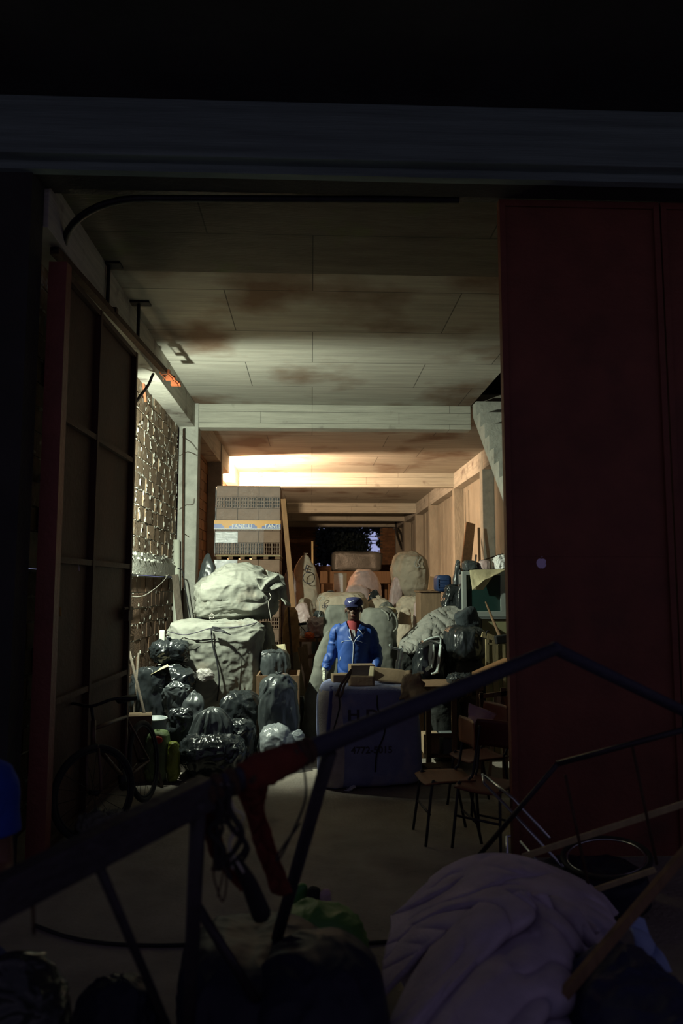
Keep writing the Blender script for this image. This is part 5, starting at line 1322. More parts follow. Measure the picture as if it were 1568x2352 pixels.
r = empty('tubular_chair_frame', (C(990, 1550, 8.35).x, 8.35, 0), 'white painted tubular chair frame lying on its side on the black bag', 'chair frame')
def tub(parent, pts, Y, rr, name='tube', mat='white_paint', sm=5, flat=1):
    bm = bmesh.new(); add_tube(bm, [C(q[0], q[1], Y if len(q) < 3 else q[2]) for q in pts], rr, 8, smooth=sm, flat=flat); link(name, wmesh(bm, 'x', parent), mat, parent, smooth=True)
tub(r, [(972, 1474), (985, 1468), (1005, 1463), (1011, 1466), (1012, 1474), (1007, 1510), (1003, 1538), (998, 1546), (990, 1548)], 8.3, .013)
tub(r, [(1013, 1482), (1009, 1515), (1004, 1546)], 8.28, .011)
tub(r, [(985, 1470), (1000, 1474), (1010, 1478)], 8.3, .010)
bm = bmesh.new(); 
for q in (((990, 1476), (987, 1512)), ((987, 1512), (990, 1530)), ((990, 1530), (977, 1540))): beam(bm, C(*q[0], 8.35), C(*q[1], 8.35), .035, .02, up=(0, 1, 0))
beam(bm, C(968, 1480, 8.37), C(988, 1476, 8.37), .035, .02, up=(0, 1, 0)); link('back_slat', wmesh(bm, 'x', r), 'white_paint', r)
tub(r, [(996, 1480), (995, 1510), (991, 1534)], 8.3, .011)
tub(r, [(958, 1546), (972, 1544)], 8.3, .014)
r = empty('tubular_chair_frame', (C(920, 1520, 8.5).x, 8.5, 0), 'smaller white tubular frame with a bent arm beside the strapped sack', 'chair frame')
tub(r, [(894, 1480), (899, 1486), (908, 1490), (921, 1491)], 8.5, .013)
tub(r, [(916, 1492), (913, 1515), (910, 1537), (900, 1740)], 8.5, .013); tub(r, [(924, 1487), (923, 1510), (918, 1538), (908, 1740)], 8.5, .011); tub(r, [(921, 1491), (925, 1485), (922, 1486)], 8.5, .010, sm=2)
G('crumpled black and silver plastic on the dark table', (1028, 1090), (1547, 1584), 8.0, 'foil' if False else 'black_bag', z0=C(1060, 1584, 8.0).z, seed=118, amp=.3, freq=4, d=.3)
G('dull black bag stored under the dark table', (985, 1060), (1600, 1730), 8.2, 'black_cloth', floor=True, seed=150, amp=.1)
G('dark brown sack stored under the right end of the dark table', (1050, 1125), (1600, 1735), 8.25, 'brown_dark' if 'brown_dark' in MATS else M('brown_dark', (.06, .04, .025), .9, bump=.3), name='woven_sack', cat='sack', floor=True, seed=151, amp=.1)
# dark table / bench
yb = 7.75; a = C(972, 1576, yb); b = C(1110, 1576, yb)
r = empty('dark_table', ((a.x + b.x) / 2, yb, 0), 'dark wooden table with a worn front edge right of the marked sack', 'table')
bm = bmesh.new(); box2(bm, (a.x, yb, a.z - .05), (b.x, yb + .6, a.z), .006); link('table_top', wmesh(bm, 'x', r), 'wood_dark', r)
for x in (a.x + .03, a.x + .30, b.x - .06):
    for y in (yb + .03, yb + .52):
        if x == a.x + .30 and y > yb + .1: continue
        bm = bmesh.new(); box2(bm, (x, y, 0), (x + .05, y + .05, a.z - .05)); link('leg', wmesh(bm, 'x', r), 'wood_dark', r)
bm = bmesh.new(); box2(bm, (a.x + .05, yb + .03, .32), (b.x - .05, yb + .05, .36)); box2(bm, (a.x + .05, yb + .03, .12), (b.x - .05, yb + .5, .135)); link('lower_shelf', wmesh(bm, 'x', r), 'wood_dark', r)
for i, (px, py, m, lb) in enumerate((((970, 1005), (1660, 1690), 'card', 'pale carton on the floor under the dark table, left end'), ((1012, 1042), (1662, 1700), 'tv_silver', 'grey tin under the middle of the dark table'), ((972, 1004), (1700, 1745), 'card_dark', 'brown carton in front of the dark table leg'))):
    p = C((px[0] + px[1]) / 2, py[1], 7.3 if i == 2 else 7.95)
    carton('storage_box', lb, Vector((p.x, p.y, 0 if i == 2 else .137)), (C(px[1], 1600, p.y).x - C(px[0], 1600, p.y).x, .2, .2 if i < 2 else .16), .1 * i, m, cat='box')
slab('pink_plank', 'raw reddish plank lying at a slant beside the red door', 'plank', C(1098, 1548, 7.5), C(1172, 1515, 7.9), .16, .03, 'wood', up=(0, 0, 1))
r = empty('wooden_trestle', (C(1140, 1550, 8.4).x, 8.5, 0), 'yellowish wooden trestle with uprights beside the red door', 'trestle')
for i, (q0, q1, w_) in enumerate((((1106, 1457), (1150, 1470), .06), ((1118, 1468), (1120, 1640), .035), ((1136, 1470), (1140, 1640), .06), ((1156, 1480), (1158, 1640), .03), ((1120, 1478), (1145, 1479), .02))):
    A_ = C(*q0, 8.4); B_ = C(*q1, 8.4)
    if q1[1] > 1600: B_.z = 0
    bm = bmesh.new(); beam(bm, A_, B_, w_, .04, up=(0, 1, 0)); link(['top_bar', 'upright', 'upright', 'upright', 'cross_piece'][i], wmesh(bm, 'x', r), 'wood_pale', r)
r = empty('long_hammer', C(1148, 1470, 8.25), 'sledge tool with a long wooden handle leaning on the cream cabinet', 'tool')
bm = bmesh.new(); add_tube(bm, [C(1115, 1383, 9.2), C(1132, 1425, 8.8), C(1148, 1462, 8.35)], [.012, .016, .022], 8); link('handle', wmesh(bm, 'x', r), 'wood_dark', r, smooth=True)
bm = bmesh.new(); beam(bm, C(1137, 1470, 8.3), C(1165, 1466, 8.3), .10, .09, bevel=.01); link('head', wmesh(bm, 'x', r), 'black', r)
rod('iron_hook', 'small iron hook on the edge of the trestle', 'hook', [C(x, y, 8.35) for x, y in ((1116, 1460), (1117, 1452), (1121, 1449), (1124, 1452))], .008, 'dark_steel', smooth=4)
# shelf with odds and ends right beside the door
r = empty('scrap_rack', (C(1150, 1700, 7.2).x, 7.2, 0), 'dark scrap rack with yellowish laths beside the red door', 'rack')
for i, (q0, q1, w_, m) in enumerate((((1138, 1590), (1120, 1720), .03, 'wood_pale'), ((1155, 1580), (1160, 1760), .05, 'wood_dark'), ((1100, 1600), (1172, 1590), .04, 'wood_dark'), ((1110, 1640), (1172, 1630), .03, 'wood_dark'), ((1146, 1600), (1134, 1650), .04, 'card_pale'), ((1105, 1590), (1108, 1760), .03, 'rust'), ((1160, 1600), (1172, 1640), .05, 'wood'))):
    A_ = C(*q0, 7.1); B_ = C(*q1, 7.1); 
    if q1[1] > 1700: B_.z = 0
    bm = bmesh.new(); beam(bm, A_, B_, w_, .025, up=(0, 1, 0)); link('rack_bar', wmesh(bm, 'x', r), m, r)
M('plywood', (.20, .075, .03), .5, var=.25, vscale=5, stretch=(1, 8, 1)); M('plywood_dark', (.10, .02, .014), .5); M('chair_steel', (.03, .03, .035), .4, metal=.5)
def school_chair(label, loc, rz, mat, tilt=(0, 0), group=None):
    r = empty('school_chair', loc, label, 'chair', group, rz); r.rotation_euler = (tilt[0], tilt[1], rz)
    def seat(x0, x1, y0, y1, z, curve, vertical=False):
        bm = bmesh.new(); g = []
        for j in range(9):
            row = []
            for i in range(11):
                u = i / 10 * 2 - 1; v = j / 8 * 2 - 1
                rnd_ = 1 - .10 * (abs(v) ** 4); X = (x0 + x1) / 2 + (x1 - x0) / 2 * u * rnd_
                if vertical: row.append(bm.verts.new((X, y0 + .03 * (1 - u * u) - .03, z + (y1) / 2 * v)))
                else: row.append(bm.verts.new((X, (y0 + y1) / 2 + (y1 - y0) / 2 * v, z - curve * (1 - u * u) - (.02 * max(0, -v) ** 3))))
            g.append(row)
        for j in range(8):
            for i in range(10): bm.faces.new((g[j][i], g[j][i + 1], g[j + 1][i + 1], g[j + 1][i]))
        bmesh.ops.recalc_face_normals(bm, faces=bm.faces[:]); bmesh.ops.solidify(bm, geom=bm.faces[:], thickness=.010)
        return mesh_of(bm)
    link('seat', seat(-.19, .19, -.19, .19, .45, .012), mat, r, smooth=True)
    link('backrest', seat(-.19, .19, .215, .20, .76, 0, True), mat, r, smooth=True)
    for s in (-1, 1):
        bm = bmesh.new(); add_tube(bm, [(s * .19, -.20, 0), (s * .165, -.14, .42), (s * .165, -.10, .435), (s * .165, .14, .435)], .011, 8, smooth=4); link('leg', mesh_of(bm), 'chair_steel', r, smooth=True)
        bm = bmesh.new(); add_tube(bm, [(s * .19, .22, 0), (s * .17, .14, .42), (s * .17, .17, .50), (s * .165, .23, .84)], .011, 8, smooth=4); link('leg', mesh_of(bm), 'chair_steel', r, smooth=True)
    bm = bmesh.new(); add_tube(bm, [(-.18, -.165, .22), (.18, -.165, .22)], .009, 8); link('stretcher', mesh_of(bm), 'chair_steel', r, smooth=True); bm = bmesh.new(); add_tube(bm, [(-.18, .19, .14), (.18, .19, .14)], .009, 8); link('stretcher', mesh_of(bm), 'chair_steel', r, smooth=True)
    return r
school_chair('orange plywood school chair facing the aisle, in front of the marked sack', Vector((C(1005, 1775, 5.75).x + .05, 5.75, 0)), radians(-84), 'plywood')
school_chair('dark red school chair beside the door edge behind the metal tubes', Vector((C(1110, 1850, 5.6).x + .02, 5.62 - .08, 0)), radians(-40), 'plywood_dark', tilt=(0, 0))
school_chair('dark red school chair tipped back against the heap beside the rack', Vector((C(1095, 1700, 6.5).x, 6.45, .0)), radians(-70), 'plywood_dark')
sheet('pink_cloth', 'pale pinkish cloth hung over the back of the tipped red chair', 'cloth', [C(1072, 1690, 6.2), C(1105, 1700, 6.15), C(1140, 1640, 6.25), C(1075, 1612, 6.3)], .012, M('pinkish', (.5, .36, .40), .9), 16, 16, .03, 5, 9)
M('chrome', (.55, .57, .62), .25, metal=.9)
r = empty('steel_chair_legs', (C(1200, 1900, 4.8).x, 4.8, 0), 'bare steel chair legs slanting in front of the red door', 'chair frame')
for i, pts in enumerate(([(1108, 1778, 5.2), (1112, 1800, 5.15), (1190, 1880, 4.9), (1292, 1992, 4.5)], [(1112, 1782, 5.2), (1180, 1835, 5.0), (1262, 1926, 4.75)], [(1166, 1990, 4.6), (1163, 1922, 4.75), (1172, 1920, 4.75)], [(1195, 1933, 4.7), (1255, 2000, 4.45)])):
    bm = bmesh.new(); add_tube(bm, [C(*q) for q in pts], .011 if i < 2 else .009, 8, smooth=0); link('tube', wmesh(bm, 'x', r), 'chrome', r, smooth=True)

# ================================================================== BICYCLE
M('tyre', (.02, .02, .02), .85, bump=.3); M('bike_paint', (.09, .05, .035), .45, metal=.3)
bx = Vector((-1.50, 6.25, 0))
bike = empty('bicycle', bx, 'old dark bicycle leaning by the end of the left gate', 'bicycle', rz=0)
bike.rotation_euler = (0, radians(-7), radians(-8))
def bput(name, bm, mat, parent=bike): return link(name, mesh_of(bm), mat, parent, smooth=True)
def wheel(cy, steer, R_=.325):
    e0 = bmesh.new(); rr = Matrix.Rotation(steer, 4, 'Z')
    add_tube(e0, [(rr @ Vector((0, cos(2 * pi * k / 40) * R_, 0))) + Vector((0, cy, R_ + .022 + sin(2 * pi * k / 40) * R_)) for k in range(40)], .022, 10, closed=True)
    w = bput('wheel', e0, 'tyre')
    e0 = bmesh.new(); add_tube(e0, [(rr @ Vector((0, cos(2 * pi * k / 40) * (R_ - .028), 0))) + Vector((0, cy, R_ + .022 + sin(2 * pi * k / 40) * (R_ - .028))) for k in range(40)], .010, 6, closed=True); bput('rim', e0, 'dark_steel', w)
    e0 = bmesh.new(); hb_ = Vector((0, cy, R_ + .022)); ax = rr @ Vector((1, 0, 0)); add_cyl(e0, hb_ - ax * .05, hb_ + ax * .05, .02)
    for k in range(18):
        a = 2 * pi * k / 18; add_tube(e0, [hb_ + ax * (.03 if k % 2 else -.03), hb_ + (rr @ Vector((0, cos(a) * (R_ - .03), 0))) + Vector((0, 0, sin(a) * (R_ - .03)))], .0018, 4)
    bput('spokes', e0, 'dark_steel', w)
wheel(-.50, radians(-35)); wheel(.52, 0)
e0 = bmesh.new(); H = Vector((0, -.42, .80)); S_ = Vector((0, .22, .78)); BB = Vector((0, .08, .30)); RW = Vector((0, .52, .345))
for a_, b_, q in ((H, S_, .016), (Vector((0, -.44, .70)), BB, .018), (S_, BB, .016), (S_, RW + Vector((.05, 0, 0)), .009), (S_, RW - Vector((.05, 0, 0)), .009), (BB, RW + Vector((.05, 0, 0)), .010), (BB, RW - Vector((.05, 0, 0)), .010), (H + Vector((0, .01, .06)), Vector((0, -.45, .66)), .02)): add_tube(e0, [a_, b_], q, 10)
bput('frame', e0, 'bike_paint')
e0 = bmesh.new()
for s in (-1, 1): add_tube(e0, [(s * .045, -.46, .66), (s * .055, -.48, .5), (s * .055, -.50, .345)], .011, 8, smooth=3)
add_tube(e0, [(-.05, -.46, .67), (.05, -.46, .67)], .014, 8); bput('fork', e0, 'bike_paint')
e0 = bmesh.new(); add_tube(e0, [(0, -.41, .85), (0, -.42, .96)], .013, 8); add_tube(e0, [(-.27, -.30, .98), (-.16, -.38, 1.0), (0, -.42, .97), (.16, -.38, 1.0), (.27, -.30, .98)], .012, 10, smooth=5); bput('handlebar', e0, 'dark_steel')
for s in (-1, 1):
    e0 = bmesh.new(); add_tube(e0, [(s * .30, -.275, .975), (s * .21, -.345, .99)], .018, 10); bput('grip', e0, 'black')
e0 = bmesh.new(); add_tube(e0, [(0, .22, .78), (0, .24, .90)], .012, 8); add_loft(e0, [(0, .24, .905, .05, .12), (0, .25, .93, .075, .135), (0, .25, .945, .06, .12)], 20); bput('saddle', e0, 'black')
e0 = bmesh.new(); add_cyl(e0, (-.02, .08, .30), (.02, .08, .30), .09); add_tube(e0, [(.05, .08, .30), (.06, .0, .16)], .010, 6); add_tube(e0, [(-.05, .08, .30), (-.06, .16, .44)], .010, 6); bput('crank', e0, 'dark_steel')
K('rubbish trodden into the corner below the bicycle', (180, 300), (1868, 1900), 5.75, 'raffia_dark', name='rubbish_heap', cat='rubbish', seed=120, amp=.3, freq=6, d=.3)

# ================================================================== FOREGROUND: CART FRAME
M('cart_steel', (.045, .040, .05), .5, metal=.4, var=.4, vscale=9, bump=.25, bscale=40); M('tube_wrap', (.03, .03, .055), .6, bump=.5, bscale=60)
L0, L1, L2, L3 = C(-60, 2092, 1.72), C(478, 1818, 2.1), C(1275, 1490, 2.75), C(1640, 1668, 3.2)
cart = empty('handcart', (L1.x, L1.y, 0), 'tipped handcart frame of dark steel bars across the foreground', 'cart')
bm = bmesh.new(); beam(bm, L0, L1, .06, .085, bevel=.003); link('side_rail', wmesh(bm, 'x', cart), 'cart_steel', cart)
bm = bmesh.new(); add_tube(bm, [L1.lerp(L2, -.02), L1.lerp(L2, .5), L2], [.032, .029, .023], 16); add_sphere(bm, L2, .026, 16, 10); link('handle_tube', wmesh(bm, 'x', cart), 'tube_wrap', cart, smooth=True)
bm = bmesh.new(); add_tube(bm, [L2, L3], .023, 14); link('handle_tube', wmesh(bm, 'x', cart), 'tube_wrap', cart, smooth=True)
for t in (0, .02, .05, .09, .19, .215, .23):
    bm = bmesh.new(); p_ = L1.lerp(L2, t); d_ = (L2 - L1).normalized(); add_tube(bm, [p_ - d_ * .012, p_, p_ + d_ * .012], [.034, .041, .034], 12)
    link('wire_binding', wmesh(bm, 'x', cart), 'rust', cart, smooth=True)
def leg(a, b, r1, r2, mat='cart_steel', flat=False, name='leg'):
    bm = bmesh.new()
    if flat: beam(bm, a, b, r1 * 2, r2 * 2, bevel=.002)
    else: add_tube(bm, [a, b], [r1, r2], 12)
    link(name, wmesh(bm, 'x', cart), mat, cart, smooth=not flat)
f1 = C(572, 2313, 3.3); f1.z = .005; leg(C(757, 1728, 2.32), f1, .022, .022)
f2 = C(425, 2420, 2.7); f2.z = .005; leg(C(456, 1838, 2.06), f2, .022, .018)
f3 = C(400, 2400, 2.55); f3.z = .4; leg(C(220, 1972, 1.88), C(392, 2375, 2.25), .013, .011)
leg(C(452, 2080, 2.4), C(622, 2352, 2.55), .016, .016, name='brace')
leg(C(75, 2060, 1.78), C(78, 2145, 1.85), .004, .004, 'rust', name='loose_wire')
rod('floor_hose', 'thin dark hose curving across the floor behind the cart frame', 'hose', [FL(x, y, .01) for x, y in ((80, 2125), (150, 2150), (230, 2165), (330, 2171), (430, 2170), (520, 2166), (640, 2168), (760, 2170), (890, 2163))], .010, 'black_cord', smooth=6)
M('rag', (.15, .025, .013), .9, var=.3, vscale=10, bump=.4, bscale=60)
r = empty('red_rag', C(590, 1800, 2.2), 'red rag knotted round the cart handle, its ends hanging down', 'cloth')
def ragp(q, seed, th=.008): 
    return sheet('cloth_strip', None, None, [C(*v) for v in q], th, 'rag', 18, 26, .03, 9, seed, parent=r)
bm = bmesh.new(); pa_, pb_ = L1.lerp(L2, .07), L1.lerp(L2, .225); add_tube(bm, [pa_, pa_.lerp(pb_, .3), pa_.lerp(pb_, .7), pb_], [.040, .052, .046, .034], 20, smooth=5); me = mesh_of(bm)
for p_ in me.polygons: p_.use_smooth = True
displace(me, lambda p: .012 * noise.noise(p * 30) - .01 * ridge(p * 22)); link('cloth_wrap', local(me, r), 'rag', r, smooth=True)
def tail_(rows, Ya, Yb, seed):
    n_ = len(rows) - 1
    drape('cloth_strip', None, None, [[(x, y, Ya + (Yb - Ya) * j / n_) for x, y in row] for j, row in enumerate(rows)], 'rag', 1, seed, nx=20, ny=60, amp=.018, thick=.006, fr=22, sx=1.5, sz=.5, parent=r)
tail_([[(532, 1785), (570, 1800), (618, 1790)], [(548, 1830), (580, 1835), (610, 1830)], [(565, 1870), (588, 1872), (608, 1870)], [(575, 1910), (598, 1912), (622, 1908)], [(588, 1955), (610, 1956), (634, 1952)], [(606, 2000), (630, 2002), (652, 2000)], [(622, 2050), (648, 2058), (672, 2050)]], 2.2, 2.42, 1)
tail_([[(464, 1866), (478, 1862), (492, 1862)], [(468, 1912), (488, 1906), (506, 1910)], [(484, 1965), (505, 1960), (524, 1968)], [(520, 2012), (540, 2005), (558, 2015)], [(552, 2048), (565, 2042), (582, 2048)]], 2.12, 2.3, 3)
r = empty('rope_tangle', C(510, 1850, 2.1), 'tangle of dark rope and strings tied where the cart rail meets the handle', 'rope')
rnd = random.Random(77)
for i in range(9):
    x0 = rnd.uniform(480, 545); pts = [C(x0, 1800, 2.08)]
    for k in range(4): pts.append(C(x0 + rnd.gauss(0, 16) + k * rnd.uniform(0, 16), 1850 + k * 48 + rnd.gauss(0, 12), 2.1 + .02 * k))
    bm = bmesh.new(); add_tube(bm, pts, rnd.uniform(.003, .009), 7, smooth=6); link('strand', wmesh(bm, 'x', r), 'string' if i in (2, 5) else 'black_cord', r, smooth=True)
for i, pts in enumerate(([(497, 1900), (490, 2000), (500, 2045), (512, 2070), (520, 2030), (516, 1990)], [(505, 1960), (512, 2000), (500, 2060)])):
    bm = bmesh.new(); add_tube(bm, [C(x, y, 2.15) for x, y in pts], .0028, 6, smooth=6); link('strand', wmesh(bm, 'x', r), 'rust', r, smooth=True)
bm = bmesh.new(); add_tube(bm, [C(545, 1980, 2.2), C(572, 2030, 2.3), C(600, 2100, 2.4)], [.015, .024, .03], 10, smooth=4); link('strand', wmesh(bm, 'x', r), 'black_cord', r, smooth=True)
rod('dangling_wire', 'wire loop dangling from the cart handle beside the red rag', 'wire', [C(x, y, 2.3) for x, y in ((690, 1750), (700, 1780), (700, 1840), (668, 1920), (640, 1975), (640, 1960), (690, 1890))], .0035, 'black_cord', smooth=6)

# metal rack frame and laths at lower right
rk = empty('metal_rack', (C(1280, 1756, 3.7).x, 3.7, 0), 'bent dark metal bar frame leaning at the lower right', 'frame')
def rbar(a, b, rr, mat='rust', flat=False, name='bar'):
    bm = bmesh.new(); A_ = C(*a); B_ = C(*b)
    if flat: beam(bm, A_, B_, rr * 2, rr * 1.2)
    else: add_tube(bm, [A_, B_], rr, 8)
    link(name, wmesh(bm, 'x', rk), mat, rk, smooth=not flat)
rbar((1280, 1754, 3.7), (1100, 1965, 4.1), .013, 'cart_steel'); rbar((1280, 1754, 3.7), (1600, 1668, 3.4), .014, 'cart_steel')
for q in (((1298, 1780, 3.7), (1350, 2030, 3.75)), ((1452, 1716, 3.6), (1508, 1985, 3.6)), ((1300, 2040, 3.7), (1345, 2150, 3.6))): rbar(*q, .008)
for i, (a_, b_, w_) in enumerate((((1200, 1968, 3.9), (1600, 1836, 3.6), .032), ((1366, 2044, 3.75), (1505, 1997, 3.65), .028))):
    slab('wooden_lath', ['long pale lath laid across the metal rack', 'shorter pale lath below the long one'][i], 'lath', C(*a_), C(*b_), w_, .014, 'wood_pale', up=(0, 1, 0), group=None)
slab('wooden_pole', 'dark pole slanting down over the sacks at the lower right', 'pole', C(1600, 1925, 2.9), C(1290, 2290, 2.5), .032, .03, 'wood_dark', up=(0, 1, 0))
rt = empty('wheel_hoop', C(1390, 1990, 4.5), 'bare wheel hoop lying behind the metal rack', 'wheel'); bm = bmesh.new(); q = C(1390, 1968, 4.45)
add_tube(bm, [q + Vector((.235 * cos(2 * pi * k / 40), .30 * sin(2 * pi * k / 40), .04 * cos(2 * pi * k / 40))) for k in range(40)], .014, 8, closed=True); link('hoop', wmesh(bm, 'x', rt), 'tyre', rt, smooth=True)
bm = bmesh.new(); add_tube(bm, [q + Vector((.21 * cos(2 * pi * k / 40), .27 * sin(2 * pi * k / 40), .04 * cos(2 * pi * k / 40))) for k in range(40)], .006, 6, closed=True); link('rim', wmesh(bm, 'x', rt), 'chrome', rt, smooth=True)
G('dark rubbish bag under the wheel hoop by the red door', (1230, 1480), (1985, 2080), 4.5, 'night_bag', floor=True, seed=130, amp=.1)

# ================================================================== FOREGROUND: SACKS AND BAGS
hv = dict(nu=150, nv=100)
drape('empty_sacks', 'pile of empty pale sacks thrown over the heap, upper fold with faint blue print', 'sack',
      [[(905, 2110, 3.6), (985, 2025, 3.7), (1075, 1972, 3.75), (1170, 1965, 3.75), (1290, 1995, 3.7), (1400, 2050, 3.6), (1450, 2105, 3.5)],
       [(890, 2170, 3.35), (985, 2085, 3.4), (1085, 2020, 3.45), (1190, 2005, 3.45), (1300, 2035, 3.4), (1400, 2090, 3.35), (1440, 2130, 3.3)],
       [(885, 2225, 3.1), (970, 2140, 3.15), (1080, 2075, 3.2), (1190, 2050, 3.2), (1290, 2080, 3.2), (1380, 2120, 3.15), (1430, 2160, 3.1)],
       [(880, 2290, 2.95), (960, 2200, 3.0), (1050, 2130, 3.05), (1160, 2100, 3.05), (1270, 2120, 3.05), (1350, 2160, 3.0), (1410, 2200, 2.95)]], 'raffia_night', 1, 131, nx=150, ny=90, amp=.12, thick=.02, fr=2.3, sx=.8, sz=1.2)
drape('empty_sacks', 'second empty sack hanging in deep folds over the front of the pile', 'sack',
      [[(1010, 2170, 2.95), (1100, 2085, 2.95), (1190, 2055, 2.95), (1280, 2062, 2.95), (1350, 2090, 2.9), (1400, 2140, 2.9)],
       [(960, 2240, 2.8), (1070, 2150, 2.8), (1180, 2110, 2.8), (1270, 2120, 2.78), (1345, 2160, 2.75), (1395, 2200, 2.75)],
       [(920, 2310, 2.65), (1040, 2220, 2.68), (1150, 2180, 2.68), (1250, 2190, 2.66), (1320, 2230, 2.6), (1370, 2270, 2.6)],
       [(890, 2380, 2.5), (1000, 2300, 2.5), (1110, 2260, 2.5), (1210, 2270, 2.5), (1280, 2310, 2.45), (1340, 2350, 2.45)],
       [(880, 2480, 2.35), (980, 2400, 2.35), (1090, 2360, 2.35), (1190, 2370, 2.35), (1260, 2410, 2.3), (1320, 2450, 2.3)]], 'raffia_night', 1, 133, nx=150, ny=100, amp=.12, thick=.02, fr=2.4, sx=1.3, sz=.7)
G('dark blue tarpaulin spread under the pile at the lower right corner', (1310, 1660), (2235, 2430), 2.5, 'blue_bag', name='tarpaulin', cat='tarpaulin', floor=True, seed=134, amp=.12, freq=4, d=.9, e1=.8, **hv)
G('full woven sack buried inside the pile of empty sacks', (930, 1420), (2090, 2380), 3.4, 'raffia_night', name='woven_sack', cat='sack', floor=True, seed=135, amp=.05, d=.7, e1=.8)
sheet('blue_cloth', 'strip of light blue cloth hanging at the right of the sack pile', 'cloth', [C(1470, 2240, 2.95), C(1540, 2235, 2.95), C(1478, 2110, 3.1), C(1438, 2108, 3.1)], .012, M('pale_blue', (.28, .36, .62), .9), 12, 24, .04, 6, 4)
G('large dark blue plastic bag filling the bottom centre', (390, 770), (2140, 2420), 2.9, 'night_bag', floor=True, seed=136, amp=.07, freq=3, e1=.6, e2=.85, d=.9, **hv)
G('blue black bag bulging right of the large bottom bag', (570, 882), (2175, 2440), 2.62, 'night_bag', floor=True, seed=137, amp=.07, freq=3, e1=.65, d=.6, **hv)
G('light green plastic bag lying behind the large bottom bag', (618, 842), (2074, 2185), 3.7, 'green_bag', name='plastic_bag', floor=True, seed=138, amp=.12, freq=3, e1=.9, d=.4)
G('black bag with brownish streaks at the bottom left corner', (-90, 168), (2196, 2420), 2.48, 'black_bag', floor=True, seed=139, amp=.14, freq=3, e1=.8, stretch=(.6, 1, 2), **hv)
G('low dark bag between the corner bag and the cart leg', (155, 385), (2245, 2420), 2.8, 'night_bag', floor=True, seed=140, amp=.12, freq=4, e1=.85)
M('green_can', (.06, .22, .05), .4)
bag('green_cap', 'small round green container on the floor behind the green bag', 'container', (672, 712), (2030, 2066), 4.35, 'green_can', floor=True, seed=141, amp=.03, e1=.9, e2=1)
bag('dark_shoe', 'dark crumpled shoe shaped lump beside the small green container', 'lump', (702, 742), (2038, 2078), 4.3, 'black_cloth', floor=True, seed=142, amp=.15)
bag('pale_scrap', 'pale pinkish scrap beside the dark lump', 'scrap', (734, 762), (2042, 2074), 4.25, 'pinkish', floor=True, seed=143, amp=.2, d=.06)

# ================================================================== SECOND PERSON AT THE LEFT EDGE
M('tee', (.012, .05, .34), .9, var=.15, vscale=8, bump=.2, bscale=80); M('skin2', (.13, .06, .035), .55); M('jeans', (.03, .045, .16), .95, bump=.3, bscale=120)
ps = empty('person', (-1.42, 2.75, 0), 'person in a bright blue T-shirt and jeans cut off by the left edge', 'person')
def P2_(px, py, Y): v = C(px, py, Y); return v - ps.location
sho = P2_(-18, 1800, 2.8); elb = P2_(2, 1985, 2.78); wri = P2_(-22, 2090, 2.62)
hip = Vector((-.03, -.12, .78)); che = sho + Vector((-.22, -.02, -.06)); nek = sho + Vector((-.24, .10, .10)); hed = nek + Vector((-.06, .10, .12))
shl = sho + Vector((-.44, 0, .02)); ell = shl + Vector((-.03, .05, -.28)); wrl = ell + Vector((.1, .15, -.2))
bm = bmesh.new()
add_tube(bm, [hip, hip.lerp(che, .5), che, nek.lerp(che, .4)], [.15, .145, .17, .09], 20, flat=.8, smooth=4)
add_tube(bm, [nek.lerp(che, .5), nek, hed.lerp(nek, .6)], [.07, .055, .055], 14); add_sphere(bm, hed, (.078, .10, .11)); add_sphere(bm, hed + Vector((0, .05, -.05)), (.058, .06, .06)); add_sphere(bm, hed + Vector((0, .115, -.02)), (.014, .02, .022), 10, 8)
for s in (-1, 1): add_sphere(bm, hed + Vector((s * .08, 0, -.01)), (.01, .02, .03), 10, 8)
for a_, b_, c_ in ((sho, elb, wri), (shl, ell, wrl)):
    add_tube(bm, [a_.lerp(che, .25), a_, a_.lerp(b_, .5), b_, b_.lerp(c_, .4), c_], [.07, .062, .050, .042, .043, .028], 16, smooth=4)
hand(bm, wri, (wri - elb), 1, (-1, 0, 0), .5); hand(bm, wrl, (wrl - ell), -1, (1, 0, 0), .5)
kn = [P2_(-8, 2150, 2.98), hip + Vector((-.14, .32, -.22))]; kn[0].z = .42
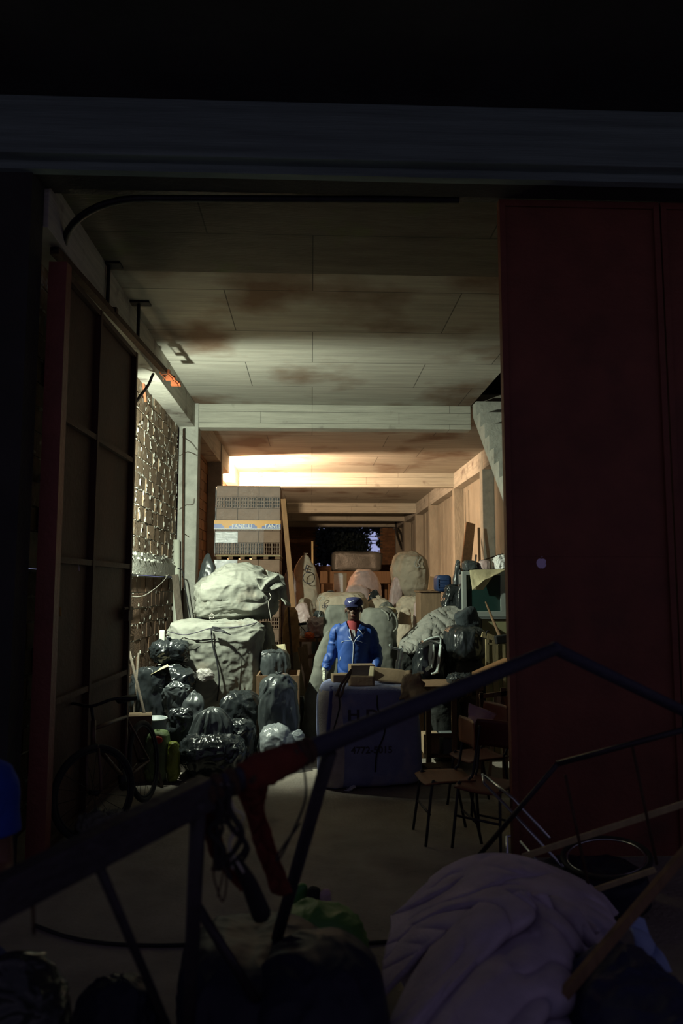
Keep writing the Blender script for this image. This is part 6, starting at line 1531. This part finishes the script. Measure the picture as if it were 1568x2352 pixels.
for s, k_ in ((1, kn[0]), (-1, kn[1])):
    h0 = hip + Vector((s * .09, 0, -.02)); f0 = Vector((k_.x, k_.y + (-.10 if s > 0 else .05), .07))
    add_tube(bm, [h0, h0.lerp(k_, .5), k_, k_.lerp(f0, .35), f0], [.095, .082, .06, .055, .035], 16, smooth=4)
    add_tube(bm, [f0 + Vector((0, -.03, -.03)), f0 + Vector((0, .10, -.035)), f0 + Vector((0, .19, -.045))], [.038, .04, .022], 12, flat=.7, smooth=3)
put('body', remeshed(bm, .007, 3), 'skin2', parent=ps)
bm = bmesh.new()
add_tube(bm, [hip + Vector((0, 0, .02)), hip.lerp(che, .5), che, nek.lerp(che, .45)], [.175, .172, .195, .105], 24, flat=.85, smooth=4)
for a_, b_ in ((sho, elb), (shl, ell)): add_tube(bm, [a_.lerp(che, .3), a_, a_.lerp(b_, .35), a_.lerp(b_, .66)], [.095, .088, .082, .080], 20, smooth=4)
ts = remeshed(bm, .009, 4)
for p_ in ts.polygons: p_.use_smooth = True
displace(ts, lambda p: .008 * noise.noise(p * 9) - .008 * ridge(p * 7)); put('t_shirt', ts, 'tee', parent=ps)
bm = bmesh.new(); add_sphere(bm, hed + Vector((0, -.012, .02)), (.086, .103, .11)); 
for v in list(bm.verts):
    if v.co.y - hed.y > .045 and v.co.z < hed.z + .06: bm.verts.remove(v)
put('hair', mesh_of(bm), 'hair', parent=ps)
bm = bmesh.new()
for s, k_ in ((1, kn[0]), (-1, kn[1])):
    h0 = hip + Vector((s * .09, 0, -.02)); f0 = Vector((k_.x, k_.y + (-.10 if s > 0 else .05), .09))
    add_tube(bm, [h0, h0.lerp(k_, .5), k_, k_.lerp(f0, .4), f0], [.115, .10, .08, .075, .065], 18, smooth=4)
add_sphere(bm, hip, (.17, .16, .13)); jn = remeshed(bm, .01, 4)
for p_ in jn.polygons: p_.use_smooth = True
displace(jn, lambda p: -.01 * ridge(p * 8)); put('jeans', jn, 'jeans', parent=ps)
for s, k_ in ((1, kn[0]), (-1, kn[1])):
    f0 = Vector((k_.x, k_.y + (-.10 if s > 0 else .05), .06)); bm = bmesh.new()
    add_tube(bm, [f0 + Vector((0, -.05, -.01)), f0 + Vector((0, .06, -.01)), f0 + Vector((0, .21, -.025))], [.048, .052, .032], 14, flat=.85, smooth=3)
    for v in bm.verts: v.co.z = max(v.co.z, .002)
    put('shoe', mesh_of(bm), 'shoe', parent=ps)
